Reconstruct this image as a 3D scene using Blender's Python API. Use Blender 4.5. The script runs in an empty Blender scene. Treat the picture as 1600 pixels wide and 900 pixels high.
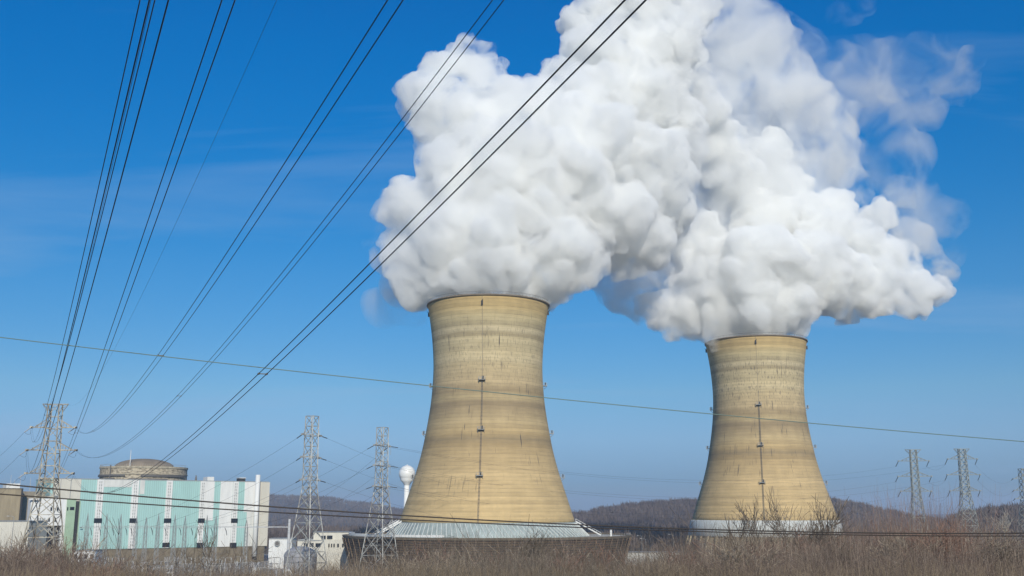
import bpy, bmesh, math, random
import numpy as np
from mathutils import Vector, Matrix

# ------------------------------------------------------------------ camera, sky, sun, exposure
SC = bpy.context.scene
C = SC.collection
F, PITCH, ZC = 1650.0, math.radians(11.9), 25.0
cd = bpy.data.cameras.new('camera')
cam = bpy.data.objects.new('camera', cd)
C.objects.link(cam)
cam.location = (0, 0, ZC)
cam.rotation_euler = (math.radians(90) + PITCH, 0, 0)
cd.sensor_width = 36.0
cd.lens = 36.0 * F / 1600.0
cd.clip_start, cd.clip_end = 0.5, 30000
SC.camera = cam

SUN_EL, SUN_AZ = math.radians(27), math.radians(170)   # azimuth clockwise from +Y (the view direction)
W = bpy.data.worlds.new('World')
SC.world = W
W.use_nodes = True
wt = W.node_tree
wt.nodes.clear()


def wn(t, **k):
    n = wt.nodes.new(t)
    for a, b in k.items():
        setattr(n, a, b)
    return n


sky = wn('ShaderNodeTexSky', sky_type='NISHITA', sun_disc=False)
sky.sun_elevation = SUN_EL
sky.sun_rotation = SUN_AZ
sky.altitude = 0
sky.air_density, sky.dust_density, sky.ozone_density = 1.0, 0.3, 3.0
hs = wn('ShaderNodeHueSaturation')
hs.inputs['Saturation'].default_value = 1.42
hs.inputs['Value'].default_value = 1.0
tint = wn('ShaderNodeMixRGB', blend_type='MULTIPLY')
tint.inputs[0].default_value = 1.0
tint.inputs[2].default_value = (1, 1, 1, 1)
wt.links.new(sky.outputs[0], hs.inputs['Color'])
wt.links.new(hs.outputs[0], tint.inputs[1])
# colour of the clear winter air by elevation
tc0 = wn('ShaderNodeTexCoord')
sp0 = wn('ShaderNodeSeparateXYZ')
wt.links.new(tc0.outputs['Generated'], sp0.inputs[0])
el_ = wn('ShaderNodeMapRange')
el_.inputs[1].default_value, el_.inputs[2].default_value = 0.0, 0.46
wt.links.new(sp0.outputs[2], el_.inputs[0])
er = wn('ShaderNodeValToRGB')
wt.links.new(el_.outputs[0], er.inputs[0])
_st = [(0.0, (.22, .36, .80)), (.06, (.27, .42, .86)), (.14, (.46, .56, .84)), (.235, (.62, .70, .83)), (.47, (.60, .84, .95)), (.9, (.0, 1.0, 1.18)), (1.0, (.0, 1.0, 1.2))]
er.color_ramp.elements[0].position, er.color_ramp.elements[0].color = _st[0][0], (*_st[0][1], 1)
er.color_ramp.elements[1].position, er.color_ramp.elements[1].color = _st[-1][0], (*_st[-1][1], 1)
for _p, _c in _st[1:-1]:
    _e = er.color_ramp.elements.new(_p); _e.color = (*_c, 1)
wt.links.new(er.outputs[0], tint.inputs[2])
# thin cirrus streaks, part of the sky
tc = wn('ShaderNodeTexCoord')
sp = wn('ShaderNodeSeparateXYZ')
wt.links.new(tc.outputs['Generated'], sp.inputs[0])
zz = wn('ShaderNodeMath', operation='ADD'); zz.inputs[1].default_value = 0.22
wt.links.new(sp.outputs[2], zz.inputs[0])
dx = wn('ShaderNodeMath', operation='DIVIDE'); dy = wn('ShaderNodeMath', operation='DIVIDE')
wt.links.new(sp.outputs[0], dx.inputs[0]); wt.links.new(zz.outputs[0], dx.inputs[1])
wt.links.new(sp.outputs[1], dy.inputs[0]); wt.links.new(zz.outputs[0], dy.inputs[1])
cb = wn('ShaderNodeCombineXYZ')
wt.links.new(dx.outputs[0], cb.inputs[0]); wt.links.new(dy.outputs[0], cb.inputs[1])
mp = wn('ShaderNodeMapping')
mp.inputs['Rotation'].default_value = (0, 0, math.radians(-40))
mp.inputs['Scale'].default_value = (0.45, 1.9, 1)
mp.inputs['Location'].default_value = (5.3, 1.9, 0)
wt.links.new(cb.outputs[0], mp.inputs['Vector'])
nz = wn('ShaderNodeTexNoise')
nz.inputs['Scale'].default_value = 1.1
nz.inputs['Detail'].default_value = 9
nz.inputs['Roughness'].default_value = 0.58
nz.inputs['Distortion'].default_value = 0.7
wt.links.new(mp.outputs[0], nz.inputs['Vector'])
cr = wn('ShaderNodeMapRange')
cr.inputs[1].default_value, cr.inputs[2].default_value = 0.52, 0.80
cr.inputs[3].default_value, cr.inputs[4].default_value = 0.0, 0.46
wt.links.new(nz.outputs[0], cr.inputs[0])
cm = wn('ShaderNodeMixRGB')
cm.inputs[2].default_value = (3.0, 4.6, 6.9, 1)
wt.links.new(cr.outputs[0], cm.inputs[0])
wt.links.new(tint.outputs[0], cm.inputs[1])
bg = wn('ShaderNodeBackground')
bg.inputs['Strength'].default_value = 0.1
wt.links.new(cm.outputs[0], bg.inputs[0])
wo = wn('ShaderNodeOutputWorld')
wt.links.new(bg.outputs[0], wo.inputs[0])

sl = bpy.data.lights.new('sun', 'SUN')
sl.energy = 4.0
sl.angle = math.radians(0.5)
sl.color = (1.0, 0.93, 0.82)
sun = bpy.data.objects.new('sun', sl)
C.objects.link(sun)
sdir = Vector((math.sin(SUN_AZ) * math.cos(SUN_EL), math.cos(SUN_AZ) * math.cos(SUN_EL), math.sin(SUN_EL)))
sun.rotation_euler = sdir.to_track_quat('Z', 'Y').to_euler()
sun.location = (60, -80, 300)

SC.view_settings.view_transform = 'Standard'
SC.view_settings.look = 'None'
SC.view_settings.exposure = 0.0
SC.view_settings.gamma = 1.0
cy = SC.cycles
cy.max_bounces = 24
cy.diffuse_bounces = 3
cy.glossy_bounces = 2
cy.transmission_bounces = 4
cy.transparent_max_bounces = 24
cy.volume_bounces = 16
cy.use_denoising = True
cy.sample_clamp_indirect = 8
cy.caustics_reflective = cy.caustics_refractive = False


def P(x, y, Y):
    """world point seen at photograph pixel (x, y) on the plane at distance Y"""
    a = (x - 800) / F
    b = (450 - y) / F
    d = (a, math.cos(PITCH) - b * math.sin(PITCH), math.sin(PITCH) + b * math.cos(PITCH))
    k = Y / d[1]
    return Vector((d[0] * k, Y, ZC + d[2] * k))
# ------------------------------------------------------------------ helpers
RND = random.Random(7)


def tag(o, label=None, cat=None, group=None, kind=None):
    if label: o['label'] = label
    if cat: o['category'] = cat
    if group: o['group'] = group
    if kind: o['kind'] = kind
    return o


def empty(name, loc, rz=0.0):
    o = bpy.data.objects.new(name, None)
    C.objects.link(o)
    o.location = loc
    o.rotation_euler = (0, 0, rz)
    return o


class MB:
    """collects boxes, bars, tubes and revolved shapes into one mesh"""
    def __init__(s):
        s.v, s.f = [], []

    def quad(s, a, b, c, d):
        n = len(s.v)
        s.v += [tuple(a), tuple(b), tuple(c), tuple(d)]
        s.f.append((n, n + 1, n + 2, n + 3))

    def box(s, x0, x1, y0, y1, z0, z1, M=None):
        n = len(s.v)
        p = [Vector(q) for q in ((x0, y0, z0), (x1, y0, z0), (x1, y1, z0), (x0, y1, z0), (x0, y0, z1), (x1, y0, z1), (x1, y1, z1), (x0, y1, z1))]
        if M is not None: p = [M @ q for q in p]
        s.v += [tuple(q) for q in p]
        s.f += [tuple(n + i for i in q) for q in ((0, 3, 2, 1), (4, 5, 6, 7), (0, 1, 5, 4), (1, 2, 6, 5), (2, 3, 7, 6), (3, 0, 4, 7))]
        return s

    def bar(s, a, b, w, h=None):
        a, b = Vector(a), Vector(b)
        d = (b - a)
        if d.length < 1e-6: return s
        h = h or w
        d.normalize()
        u = d.cross(Vector((0, 0, 1)))
        if u.length < 1e-3: u = Vector((1, 0, 0))
        u.normalize()
        v = d.cross(u)
        n = len(s.v)
        for q in (a, b):
            for i, j in ((-1, -1), (1, -1), (1, 1), (-1, 1)):
                s.v.append(tuple(q + u * (i * w / 2) + v * (j * h / 2)))
        s.f += [(n, n + 3, n + 2, n + 1), (n + 4, n + 5, n + 6, n + 7)] + [(n + i, n + (i + 1) % 4, n + 4 + (i + 1) % 4, n + 4 + i) for i in range(4)]
        return s

    def tube(s, pts, r, k=6, caps=True):
        pts = [Vector(p) for p in pts]
        n = len(s.v)
        rs = r if isinstance(r, (list, tuple)) else [r] * len(pts)
        for i, p in enumerate(pts):
            d = (pts[min(i + 1, len(pts) - 1)] - pts[max(i - 1, 0)]).normalized()
            u = d.cross(Vector((0, 0, 1)))
            if u.length < 1e-3: u = Vector((1, 0, 0))
            u.normalize()
            v = d.cross(u)
            for j in range(k):
                a = 2 * math.pi * j / k
                s.v.append(tuple(p + (u * math.cos(a) + v * math.sin(a)) * rs[i]))
        for i in range(len(pts) - 1):
            for j in range(k):
                s.f.append((n + i * k + j, n + i * k + (j + 1) % k, n + (i + 1) * k + (j + 1) % k, n + (i + 1) * k + j))
        if caps:
            s.f.append(tuple(n + j for j in range(k))[::-1])
            s.f.append(tuple(n + (len(pts) - 1) * k + j for j in range(k)))
        return s

    def lathe(s, prof, k=64, a0=0.0, a1=2 * math.pi, c=(0, 0)):
        n = len(s.v)
        full = abs(a1 - a0 - 2 * math.pi) < 1e-6
        m = k if full else k + 1
        for r, z in prof:
            for j in range(m):
                a = a0 + (a1 - a0) * j / k
                s.v.append((c[0] + r * math.cos(a), c[1] + r * math.sin(a), z))
        for i in range(len(prof) - 1):
            for j in range(k):
                jn = (j + 1) % m
                s.f.append((n + i * m + j, n + i * m + jn, n + (i + 1) * m + jn, n + (i + 1) * m + j))
        return s

    def build(s, name, mat, parent=None, smooth=False):
        me = bpy.data.meshes.new(name)
        me.from_pydata(s.v, [], s.f)
        me.materials.append(mat)
        if smooth: me.polygons.foreach_set('use_smooth', [True] * len(me.polygons))
        me.update()
        o = bpy.data.objects.new(name, me)
        C.objects.link(o)
        if parent: o.parent = parent
        return o


def copy_tree(o, parent=None):
    c = o.copy()
    C.objects.link(c)
    c.parent = parent
    for ch in o.children:
        copy_tree(ch, c)
    return c


# ------------------------------------------------------------------ materials
def mat(name, col, rough=0.8, metal=0.0, vary=0.0, scale=1.0, stretch=(1, 1, 1), col2=None, lo=0.35, hi=0.65, bump=0.0, detail=6, coords='Object'):
    m = bpy.data.materials.new(name)
    m.use_nodes = True
    t = m.node_tree
    b = t.nodes['Principled BSDF']
    b.inputs['Base Color'].default_value = (*col, 1)
    b.inputs['Roughness'].default_value = rough
    b.inputs['Metallic'].default_value = metal
    if vary or col2:
        tc_ = t.nodes.new('ShaderNodeTexCoord')
        mp_ = t.nodes.new('ShaderNodeMapping')
        mp_.inputs['Scale'].default_value = stretch
        n = t.nodes.new('ShaderNodeTexNoise')
        n.inputs['Scale'].default_value = scale
        n.inputs['Detail'].default_value = detail
        n.inputs['Roughness'].default_value = 0.65
        t.links.new(tc_.outputs[coords], mp_.inputs[0]); t.links.new(mp_.outputs[0], n.inputs['Vector'])
        r = t.nodes.new('ShaderNodeValToRGB')
        c2 = col2 or tuple(c * (1 - vary) for c in col)
        r.color_ramp.elements[0].position = lo
        r.color_ramp.elements[1].position = hi
        r.color_ramp.elements[0].color = (*c2, 1)
        r.color_ramp.elements[1].color = (*col, 1)
        t.links.new(n.outputs[0], r.inputs[0]); t.links.new(r.outputs[0], b.inputs['Base Color'])
        if bump:
            bp = t.nodes.new('ShaderNodeBump')
            bp.inputs['Strength'].default_value = bump
            t.links.new(n.outputs[0], bp.inputs['Height']); t.links.new(bp.outputs[0], b.inputs['Normal'])
    return m


def shell_mat(name, seed, dirty):
    """cast concrete: lift courses, tonal bands by height, black run-off streaks"""
    m = bpy.data.materials.new(name)
    m.use_nodes = True
    t = m.node_tree
    L = t.links.new
    b = t.nodes['Principled BSDF']
    b.inputs['Roughness'].default_value = 0.9
    N = t.nodes.new
    tc_ = N('ShaderNodeTexCoord')
    sx = N('ShaderNodeSeparateXYZ'); L(tc_.outputs['Object'], sx.inputs[0])
    at = N('ShaderNodeMath'); at.operation = 'ARCTAN2'; L(sx.outputs[1], at.inputs[0]); L(sx.outputs[0], at.inputs[1])
    zc = N('ShaderNodeMath'); zc.operation = 'MULTIPLY'; zc.inputs[1].default_value = 1.0; L(sx.outputs[2], zc.inputs[0])

    def vec(sa, sz, off=0.0):
        a = N('ShaderNodeMath'); a.operation = 'MULTIPLY_ADD'; a.inputs[1].default_value = sa; a.inputs[2].default_value = off; L(at.outputs[0], a.inputs[0])
        z = N('ShaderNodeMath'); z.operation = 'MULTIPLY'; z.inputs[1].default_value = sz; L(zc.outputs[0], z.inputs[0])
        c = N('ShaderNodeCombineXYZ'); L(a.outputs[0], c.inputs[0]); L(z.outputs[0], c.inputs[1]); c.inputs[2].default_value = seed
        return c

    def noise(v, sc=1.0, det=6, rough=0.6):
        n = N('ShaderNodeTexNoise'); n.inputs['Scale'].default_value = sc; n.inputs['Detail'].default_value = det
        n.inputs['Roughness'].default_value = rough; L(v.outputs[0], n.inputs['Vector']); return n

    def rng(src, a, b_, c=0.0, d=1.0):
        r = N('ShaderNodeMapRange'); r.inputs[1].default_value = a; r.inputs[2].default_value = b_; r.inputs[3].default_value = c; r.inputs[4].default_value = d
        L(src, r.inputs[0]); return r

    def mix(f, a, b_, mode='MIX'):
        x = N('ShaderNodeMixRGB'); x.blend_type = mode
        for s_, i in ((f, 0), (a, 1), (b_, 2)):
            if isinstance(s_, (int, float)): x.inputs[i].default_value = s_
            elif isinstance(s_, tuple): x.inputs[i].default_value = (*s_, 1)
            else: L(s_, x.inputs[i])
        return x
    # tone by height, wobbled a little round the shell
    wob = noise(vec(1.6, 0.02, seed), 1.0, 3)
    zn = N('ShaderNodeMath'); zn.operation = 'MULTIPLY_ADD'; zn.inputs[1].default_value = 1.6; L(wob.outputs[0], zn.inputs[0]); L(zc.outputs[0], zn.inputs[2])
    zf = rng(zn.outputs[0], 20.0 + .8, 113.0 + .8)
    cr_ = N('ShaderNodeValToRGB'); L(zf.outputs[0], cr_.inputs[0])
    T = {0.0: (0.482, 0.348, 0.163), .22: (0.491, 0.357, 0.175), .335: (0.364, 0.261, 0.125), .36: (0.264, 0.196, 0.103), .385: (0.382, 0.274, 0.129), .44: (0.464, 0.348, 0.179),
         .50: (0.273, 0.204, 0.110), .52: (0.273, 0.204, 0.110), .545: (0.419, 0.322, 0.167), .575: (0.291, 0.217, 0.114), .62: (0.455, 0.348, 0.190), .69: (0.437, 0.344, 0.190), .715: (0.546, 0.444, 0.258),
         .75: (0.473, 0.383, 0.217), .80: (0.482, 0.396, 0.228), .825: (0.346, 0.278, 0.156), .845: (0.546, 0.452, 0.274), .865: (0.382, 0.313, 0.179), .90: (0.482, 0.392, 0.213), .945: (0.455, 0.335, 0.152), 1.0: (0.419, 0.296, 0.125)}
    el = cr_.color_ramp.elements
    ks = sorted(T)
    el[0].position = ks[0]; el[0].color = (*T[ks[0]], 1)
    el[1].position = ks[-1]; el[1].color = (*T[ks[-1]], 1)
    for k in ks[1:-1]:
        e = el.new(k); e.color = (*T[k], 1)
    fine = noise(vec(1.4, 0.62, 4 + seed), 1.0, 2, .9)
    c1 = mix(0.5, cr_.outputs[0], rng(fine.outputs[0], 0.3, 0.7, 0.82, 1.26).outputs[0], 'MULTIPLY')
    blot = noise(vec(4.5, 0.09, 9 + seed), 1.3, 9, .7)
    c2 = mix(0.6, c1.outputs[0], rng(blot.outputs[0], 0.32, 0.68, 0.86, 1.2).outputs[0], 'MULTIPLY')
    # lift joints every 1.5 m
    fr = N('ShaderNodeMath'); fr.operation = 'MULTIPLY'; fr.inputs[1].default_value = 1 / 1.52; L(zc.outputs[0], fr.inputs[0])
    f2 = N('ShaderNodeMath'); f2.operation = 'FRACT'; L(fr.outputs[0], f2.inputs[0])
    jl = rng(f2.outputs[0], 0.0, 0.22, 1.0, 0.0)
    jn = noise(vec(7, 0.1, 30), 1.0, 3)
    jm = N('ShaderNodeMath'); jm.operation = 'MULTIPLY'; L(jl.outputs[0], jm.inputs[0]); L(rng(jn.outputs[0], .35, .65, .12, .62).outputs[0], jm.inputs[1])
    c3 = mix(jm.outputs[0], c2.outputs[0], (.21, .165, .10))
    # formwork dashes where the wall is weathered (upper part)
    up = rng(zc.outputs[0], 66, 84)
    up2 = rng(zc.outputs[0], 104, 98)
    um = N('ShaderNodeMath'); um.operation = 'MULTIPLY'; L(up.outputs[0], um.inputs[0]); L(up2.outputs[0], um.inputs[1])
    dn = noise(vec(46, 0.40, 2 + seed), 1.0, 2, .5)
    dm = N('ShaderNodeMath'); dm.operation = 'MULTIPLY'; L(rng(dn.outputs[0], .56, .66).outputs[0], dm.inputs[0]); L(um.outputs[0], dm.inputs[1])
    dm2 = N('ShaderNodeMath'); dm2.operation = 'MULTIPLY'; dm2.inputs[1].default_value = .45 + .25 * dirty; L(dm.outputs[0], dm2.inputs[0])
    c4 = mix(dm2.outputs[0], c3.outputs[0], (.13, .11, .08))
    # single lifts paler or darker than their neighbours, like a tape of concrete pours
    fl = N('ShaderNodeMath'); fl.operation = 'FLOOR'; L(fr.outputs[0], fl.inputs[0])
    wn_ = N('ShaderNodeTexWhiteNoise'); wn_.noise_dimensions = '1D'; L(fl.outputs[0], wn_.inputs['W'])
    c4 = mix(.8, c4.outputs[0], rng(wn_.outputs[0], 0, 1, .88, 1.12).outputs[0], 'MULTIPLY')
    # a few long dark streaks
    st = noise(vec(52, 0.10, 17 + seed * 3), 1.0, 3, .5)
    gate = noise(vec(3.0, 0.05, 51 + seed), 1.0, 2)
    s1 = rng(st.outputs[0], .635 - .02 * dirty, .675 - .02 * dirty)
    s2 = N('ShaderNodeMath'); s2.operation = 'MULTIPLY'; L(s1.outputs[0], s2.inputs[0]); L(rng(gate.outputs[0], .50, .58).outputs[0], s2.inputs[1])
    low = rng(zc.outputs[0], 24, 40)
    s3 = N('ShaderNodeMath'); s3.operation = 'MULTIPLY'; L(s2.outputs[0], s3.inputs[0]); L(low.outputs[0], s3.inputs[1])
    s4 = N('ShaderNodeMath'); s4.operation = 'MULTIPLY'; L(s3.outputs[0], s4.inputs[0]); L(rng(zc.outputs[0], 107, 100).outputs[0], s4.inputs[1])
    c5 = mix(s4.outputs[0], c4.outputs[0], (.07, .06, .05))
    L(c5.outputs[0], b.inputs['Base Color'])
    bp = N('ShaderNodeBump'); bp.inputs['Strength'].default_value = .35; bp.inputs['Distance'].default_value = .15
    L(jm.outputs[0], bp.inputs['Height']); bp.invert = True
    L(bp.outputs[0], b.inputs['Normal'])
    return m


def cladding(name, col, period, amt=0.12, axis=0, vary=.1):
    """painted sheet cladding with upright ribs and faint weathering"""
    m = mat(name, col, .55, 0, vary, .25, (1, 1, .25))
    t = m.node_tree
    b = t.nodes['Principled BSDF']
    src = b.inputs['Base Color'].links[0].from_socket
    tc_ = t.nodes.new('ShaderNodeTexCoord')
    w = t.nodes.new('ShaderNodeTexWave')
    w.bands_direction = 'XYZ'[axis]
    w.inputs['Scale'].default_value = 0.314159 * 2 / period / 2
    t.links.new(tc_.outputs['Object'], w.inputs[0])
    x = t.nodes.new('ShaderNodeMixRGB'); x.blend_type = 'MULTIPLY'; x.inputs[0].default_value = amt
    t.links.new(src, x.inputs[1]); t.links.new(w.outputs[0], x.inputs[2])
    t.links.new(x.outputs[0], b.inputs['Base Color'])
    return m


def twig_mat(name, light, dark):
    """bark whose tone changes from twig to twig"""
    m = bpy.data.materials.new(name)
    m.use_nodes = True
    t = m.node_tree
    b = t.nodes['Principled BSDF']
    b.inputs['Roughness'].default_value = .85
    g = t.nodes.new('ShaderNodeNewGeometry')
    r = t.nodes.new('ShaderNodeValToRGB')
    e = r.color_ramp.elements
    e[0].position, e[1].position = 0, 1
    e[0].color, e[1].color = (*dark, 1), (*light, 1)
    mid = e.new(.55); mid.color = tuple(d * .75 + l * .25 for d, l in zip(dark, light)) + (1,)
    t.links.new(g.outputs['Random Per Island'], r.inputs[0])
    t.links.new(r.outputs[0], b.inputs['Base Color'])
    return m


M = dict(
    teal=cladding('teal_cladding', (.38, .60, .56), 1.0, .16),
    white=mat('white_paint', (.74, .74, .71), .6, 0, .12, .6, (1, 1, .2)),
    cream=mat('cream_panel', (.62, .59, .50), .7, 0, .14, .35, (1, 1, .3)),
    offwhite=mat('offwhite_panel', (.66, .66, .62), .7, 0, .2, .5, (1, 1, .2)),
    palegreen=mat('pale_green_panel', (.33, .46, .32), .7, 0, .12, .4),
    tan=mat('stained_concrete', (.40, .33, .21), .9, 0, 0, .25, (1, 1, .15), (.22, .18, .12)),
    taupe=mat('taupe_concrete', (.27, .235, .18), .9, 0, .3, .3, (1, 1, .3)),
    contain=mat('weathered_concrete', (.50, .43, .31), .9, 0, 0, .55, (1, 1, 2.2), (.17, .14, .10), .38, .58),
    creambeam=mat('cream_concrete', (.50, .44, .32), .9, 0, .45, .6, (1, 1, 1)),
    dome=mat('dome_concrete', (.27, .215, .15), .9, 0, .3, .2, (1, 1, 1)),
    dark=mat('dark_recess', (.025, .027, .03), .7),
    glass=mat('dark_window', (.02, .025, .032), .15),
    black=mat('black_insulator', (.035, .03, .028), .5),
    grey=mat('grey_steel', (.36, .37, .36), .6, .2, .25, .8),
    galv=mat('galvanised_steel', (.46, .47, .44), .55, .15, 0, .35, (1, 1, 1), (.17, .15, .13), .36, .6),
    galvtan=mat('weathered_galvanised_steel', (.50, .46, .36), .6, .1, 0, .4, (1, 1, 1), (.20, .16, .11), .36, .6),
    galvfar=mat('dull_galvanised_steel', (.30, .32, .29), .6, .1, .3, .4),
    porc=mat('grey_porcelain', (.50, .50, .49), .3),
    wire=mat('dark_conductor', (.03, .03, .032), .5),
    gwire=mat('green_grey_cable', (.13, .19, .16), .5),
    bwire=mat('brown_black_cable', (.035, .027, .022), .6),
    louver=mat('weathered_louver', (.27, .19, .12), .85, 0, 0, .5, (1, 1, 1), (.12, .08, .05), .35, .62),
    fascia=mat('fascia_concrete', (.20, .16, .11), .9, 0, .3, .5),
    deck=mat('deck_concrete', (.45, .43, .38), .9, 0, .2, .3),
    cone=cladding('corrugated_inlet_sheet', (.40, .46, .43), 1.2, .14, 0, .3),
    cone2=mat('white_corrugated_sheet', (.64, .66, .62), .7, 0, .2, .5, (1, 1, .3)),
    tankwhite=mat('glossy_white_tank_paint', (.78, .79, .77), .35, 0, .04, .5),
    tankgrey=mat('grey_tank_paint', (.33, .33, .34), .6, 0, .2, .5),
    brownwall=mat('brown_base_wall', (.22, .18, .12), .9, 0, .4, .3),
    roofdark=mat('rail_steel', (.12, .11, .10), .6),
    ground=mat('dry_winter_ground', (.13, .105, .07), .95, 0, 0, .12, (1, 1, 1), (.07, .055, .04), .35, .65),
    gravel=mat('yard_gravel', (.30, .29, .27), .95, 0, .3, .2),
    twig=twig_mat('grey_brown_twigs', (.40, .31, .235), (.085, .058, .048)),
    twigred=twig_mat('red_brown_twigs', (.40, .24, .17), (.13, .07, .05)),
    twigdark=twig_mat('dark_bark_twigs', (.34, .28, .21), (.07, .055, .042)),
    straw=mat('dry_straw_grass', (.28, .215, .14), .9, 0, .4, .6),
    twiglight=twig_mat('pale_twigs', (.50, .41, .30), (.20, .155, .11)),
    birch=mat('pale_bark', (.44, .40, .33), .85, 0, .4, 1.2),
    wood=mat('winter_wood_bark', (.16, .125, .105), .9, 0, 0, .02, (1, 1, 1), (.095, .075, .07), .35, .65),
    farhill=mat('far_hill_woodland', (.115, .10, .10), 1, 0, .3, .01),
    yellow=mat('yellow_paint', (.6, .42, .10), .5, 0, .2, 1),
)

# ------------------------------------------------------------------ ground and hills
def bank_z(y):
    """the viewer's river bank falling to the plant level"""
    k = [(-400, 23.6), (10, 23.4), (30, 20.8), (55, 15.0), (85, 7.0), (120, 1.5), (160, 0.0)]
    if y <= k[0][0]: return k[0][1]
    for (a, za), (b, zb) in zip(k, k[1:]):
        if y <= b:
            u = (y - a) / (b - a)
            u = u * u * (3 - 2 * u)
            return za + (zb - za) * u
    return 0.0


def grid_obj(name, xs, ys, fz, m):
    v = [(x, y, fz(x, y)) for y in ys for x in xs]
    n = len(xs)
    f = [(j * n + i, j * n + i + 1, (j + 1) * n + i + 1, (j + 1) * n + i) for j in range(len(ys) - 1) for i in range(n - 1)]
    me = bpy.data.meshes.new(name)
    me.from_pydata(v, [], f)
    me.materials.append(m)
    me.polygons.foreach_set('use_smooth', [True] * len(me.polygons))
    o = bpy.data.objects.new(name, me)
    C.objects.link(o)
    return o


xs = [-7500, -4000, -1500, -600, -300, -150] + [x * 5.0 for x in range(-24, 25)] + [150, 300, 600, 1500, 4000, 7500]
ys = [-400, -100, -20] + [y * 3.0 for y in range(0, 56)] + [200, 400, 800, 1500, 3000, 6000, 8500]
r_ = random.Random(3)
g_ = grid_obj('ground', xs, ys, lambda x, y: bank_z(y) + (r_.uniform(-.15, .15) if 12 < y < 120 else 0), M['ground'])
tag(g_, kind='structure')
yard = MB(); yard.quad((-330, 330, .02), (-60, 330, .02), (-40, 640, .02), (-330, 640, .02))
tag(yard.build('gravel_yard', M['gravel']), kind='structure')


def ridge(name, Y, pts, depth, m, px0, px1, n=90):
    """a hill whose crest follows pts [(pixel x, pixel y)] at distance Y"""
    def crest(px):
        for (a, ya), (b, yb) in zip(pts, pts[1:]):
            if px <= b:
                u = max(0, (px - a) / (b - a)); u = u * u * (3 - 2 * u)
                return P(px, ya + (yb - ya) * u, Y)
        return P(px, pts[-1][1], Y)
    cols = [crest(px0 + (px1 - px0) * i / n) for i in range(n + 1)]
    prof = [(-1.0, 0.0), (-.8, .10), (-.6, .30), (-.4, .56), (-.2, .84), (0, 1), (.25, .86), (.6, .4), (1, 0)]
    v = []
    rr = random.Random(name)
    for d, h in prof:
        for c in cols:
            s = 1 + d * depth / Y
            v.append((c.x * s, Y + d * depth, max(c.z, 2) * h * (1 + (rr.uniform(-.05, .05) if 0 < h < 1 else 0)) - .5))
    k = n + 1
    f = [(j * k + i, j * k + i + 1, (j + 1) * k + i + 1, (j + 1) * k + i) for j in range(len(prof) - 1) for i in range(n)]
    me = bpy.data.meshes.new(name)
    me.from_pydata(v, [], f)
    me.materials.append(m)
    me.polygons.foreach_set('use_smooth', [True] * len(f))
    o = bpy.data.objects.new(name, me)
    C.objects.link(o)
    tag(o, kind='structure')
    return cols, prof, v, k


def woods(name, label, spots, m, hmin, hmax, seed, blades=26, wide=.42):
    """far-off leafless wood: each tree a sheaf of thin upright twig blades round a stem"""
    rg = np.random.default_rng(seed)
    S = np.array(spots)
    n = len(S)
    h = rg.uniform(hmin, hmax, n)
    V, Fc = [], []
    for i in range(n):
        x, y, z = S[i]
        H = h[i]
        R = H * wide * rg.uniform(.7, 1.1)
        # crown blades
        a = rg.uniform(0, 2 * math.pi, blades)
        u = np.sqrt(rg.uniform(0, 1, blades))
        z0 = rg.uniform(.12, .6, blades) * H
        z1 = z0 + rg.uniform(.2, .5, blades) * H
        dome = H * (1 - .35 * u ** 2)
        z1 = np.minimum(z1, dome * rg.uniform(.85, 1.03, blades))
        bx, by = R * u * .5 * np.cos(a), R * u * .5 * np.sin(a)
        tx, ty = R * u * np.cos(a), R * u * np.sin(a)
        w = H * rg.uniform(.018, .045, blades)
        wa = rg.uniform(0, math.pi, blades)
        wx, wy = w * np.cos(wa), w * np.sin(wa)
        p = np.stack([np.stack([x + bx - wx, y + by - wy, z + z0], 1), np.stack([x + bx + wx, y + by + wy, z + z0], 1), np.stack([x + tx, y + ty, z + z1], 1)], 1)
        V.append(p.reshape(-1, 3))
        # stem
        s = H * .02
        V.append(np.array([[x - s, y, z], [x + s, y, z], [x, y, z + H * .8], [x, y - s, z], [x, y + s, z], [x, y, z + H * .8]]))
    V = np.concatenate(V)
    me = bpy.data.meshes.new(name)
    nt = len(V) // 3
    me.vertices.add(len(V)); me.vertices.foreach_set('co', V.ravel())
    me.loops.add(len(V)); me.loops.foreach_set('vertex_index', np.arange(len(V), dtype=np.int32))
    me.polygons.add(nt); me.polygons.foreach_set('loop_start', np.arange(0, len(V), 3, dtype=np.int32))
    me.update(calc_edges=True)
    me.materials.append(m)
    o = bpy.data.objects.new(name, me)
    C.objects.link(o)
    tag(o, label, 'woods', None, 'stuff')
    return o


def hill_spots(H, n, seed, front=-1.0):
    cols, prof, v, k = H
    rg = random.Random(seed)
    out = []
    for _ in range(n):
        i = rg.randrange(k - 1)
        t = rg.random()
        d = rg.uniform(front, .12)
        if rg.random() < .22: d = rg.uniform(-.06, .03)
        for j in range(len(prof) - 1):
            if prof[j][0] <= d <= prof[j + 1][0]:
                u = (d - prof[j][0]) / (prof[j + 1][0] - prof[j][0])
                a = Vector(v[j * k + i]).lerp(Vector(v[j * k + i + 1]), t)
                b = Vector(v[(j + 1) * k + i]).lerp(Vector(v[(j + 1) * k + i + 1]), t)
                p = a.lerp(b, u)
                out.append((p.x, p.y, p.z - .5))
                break
    return out


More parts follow.
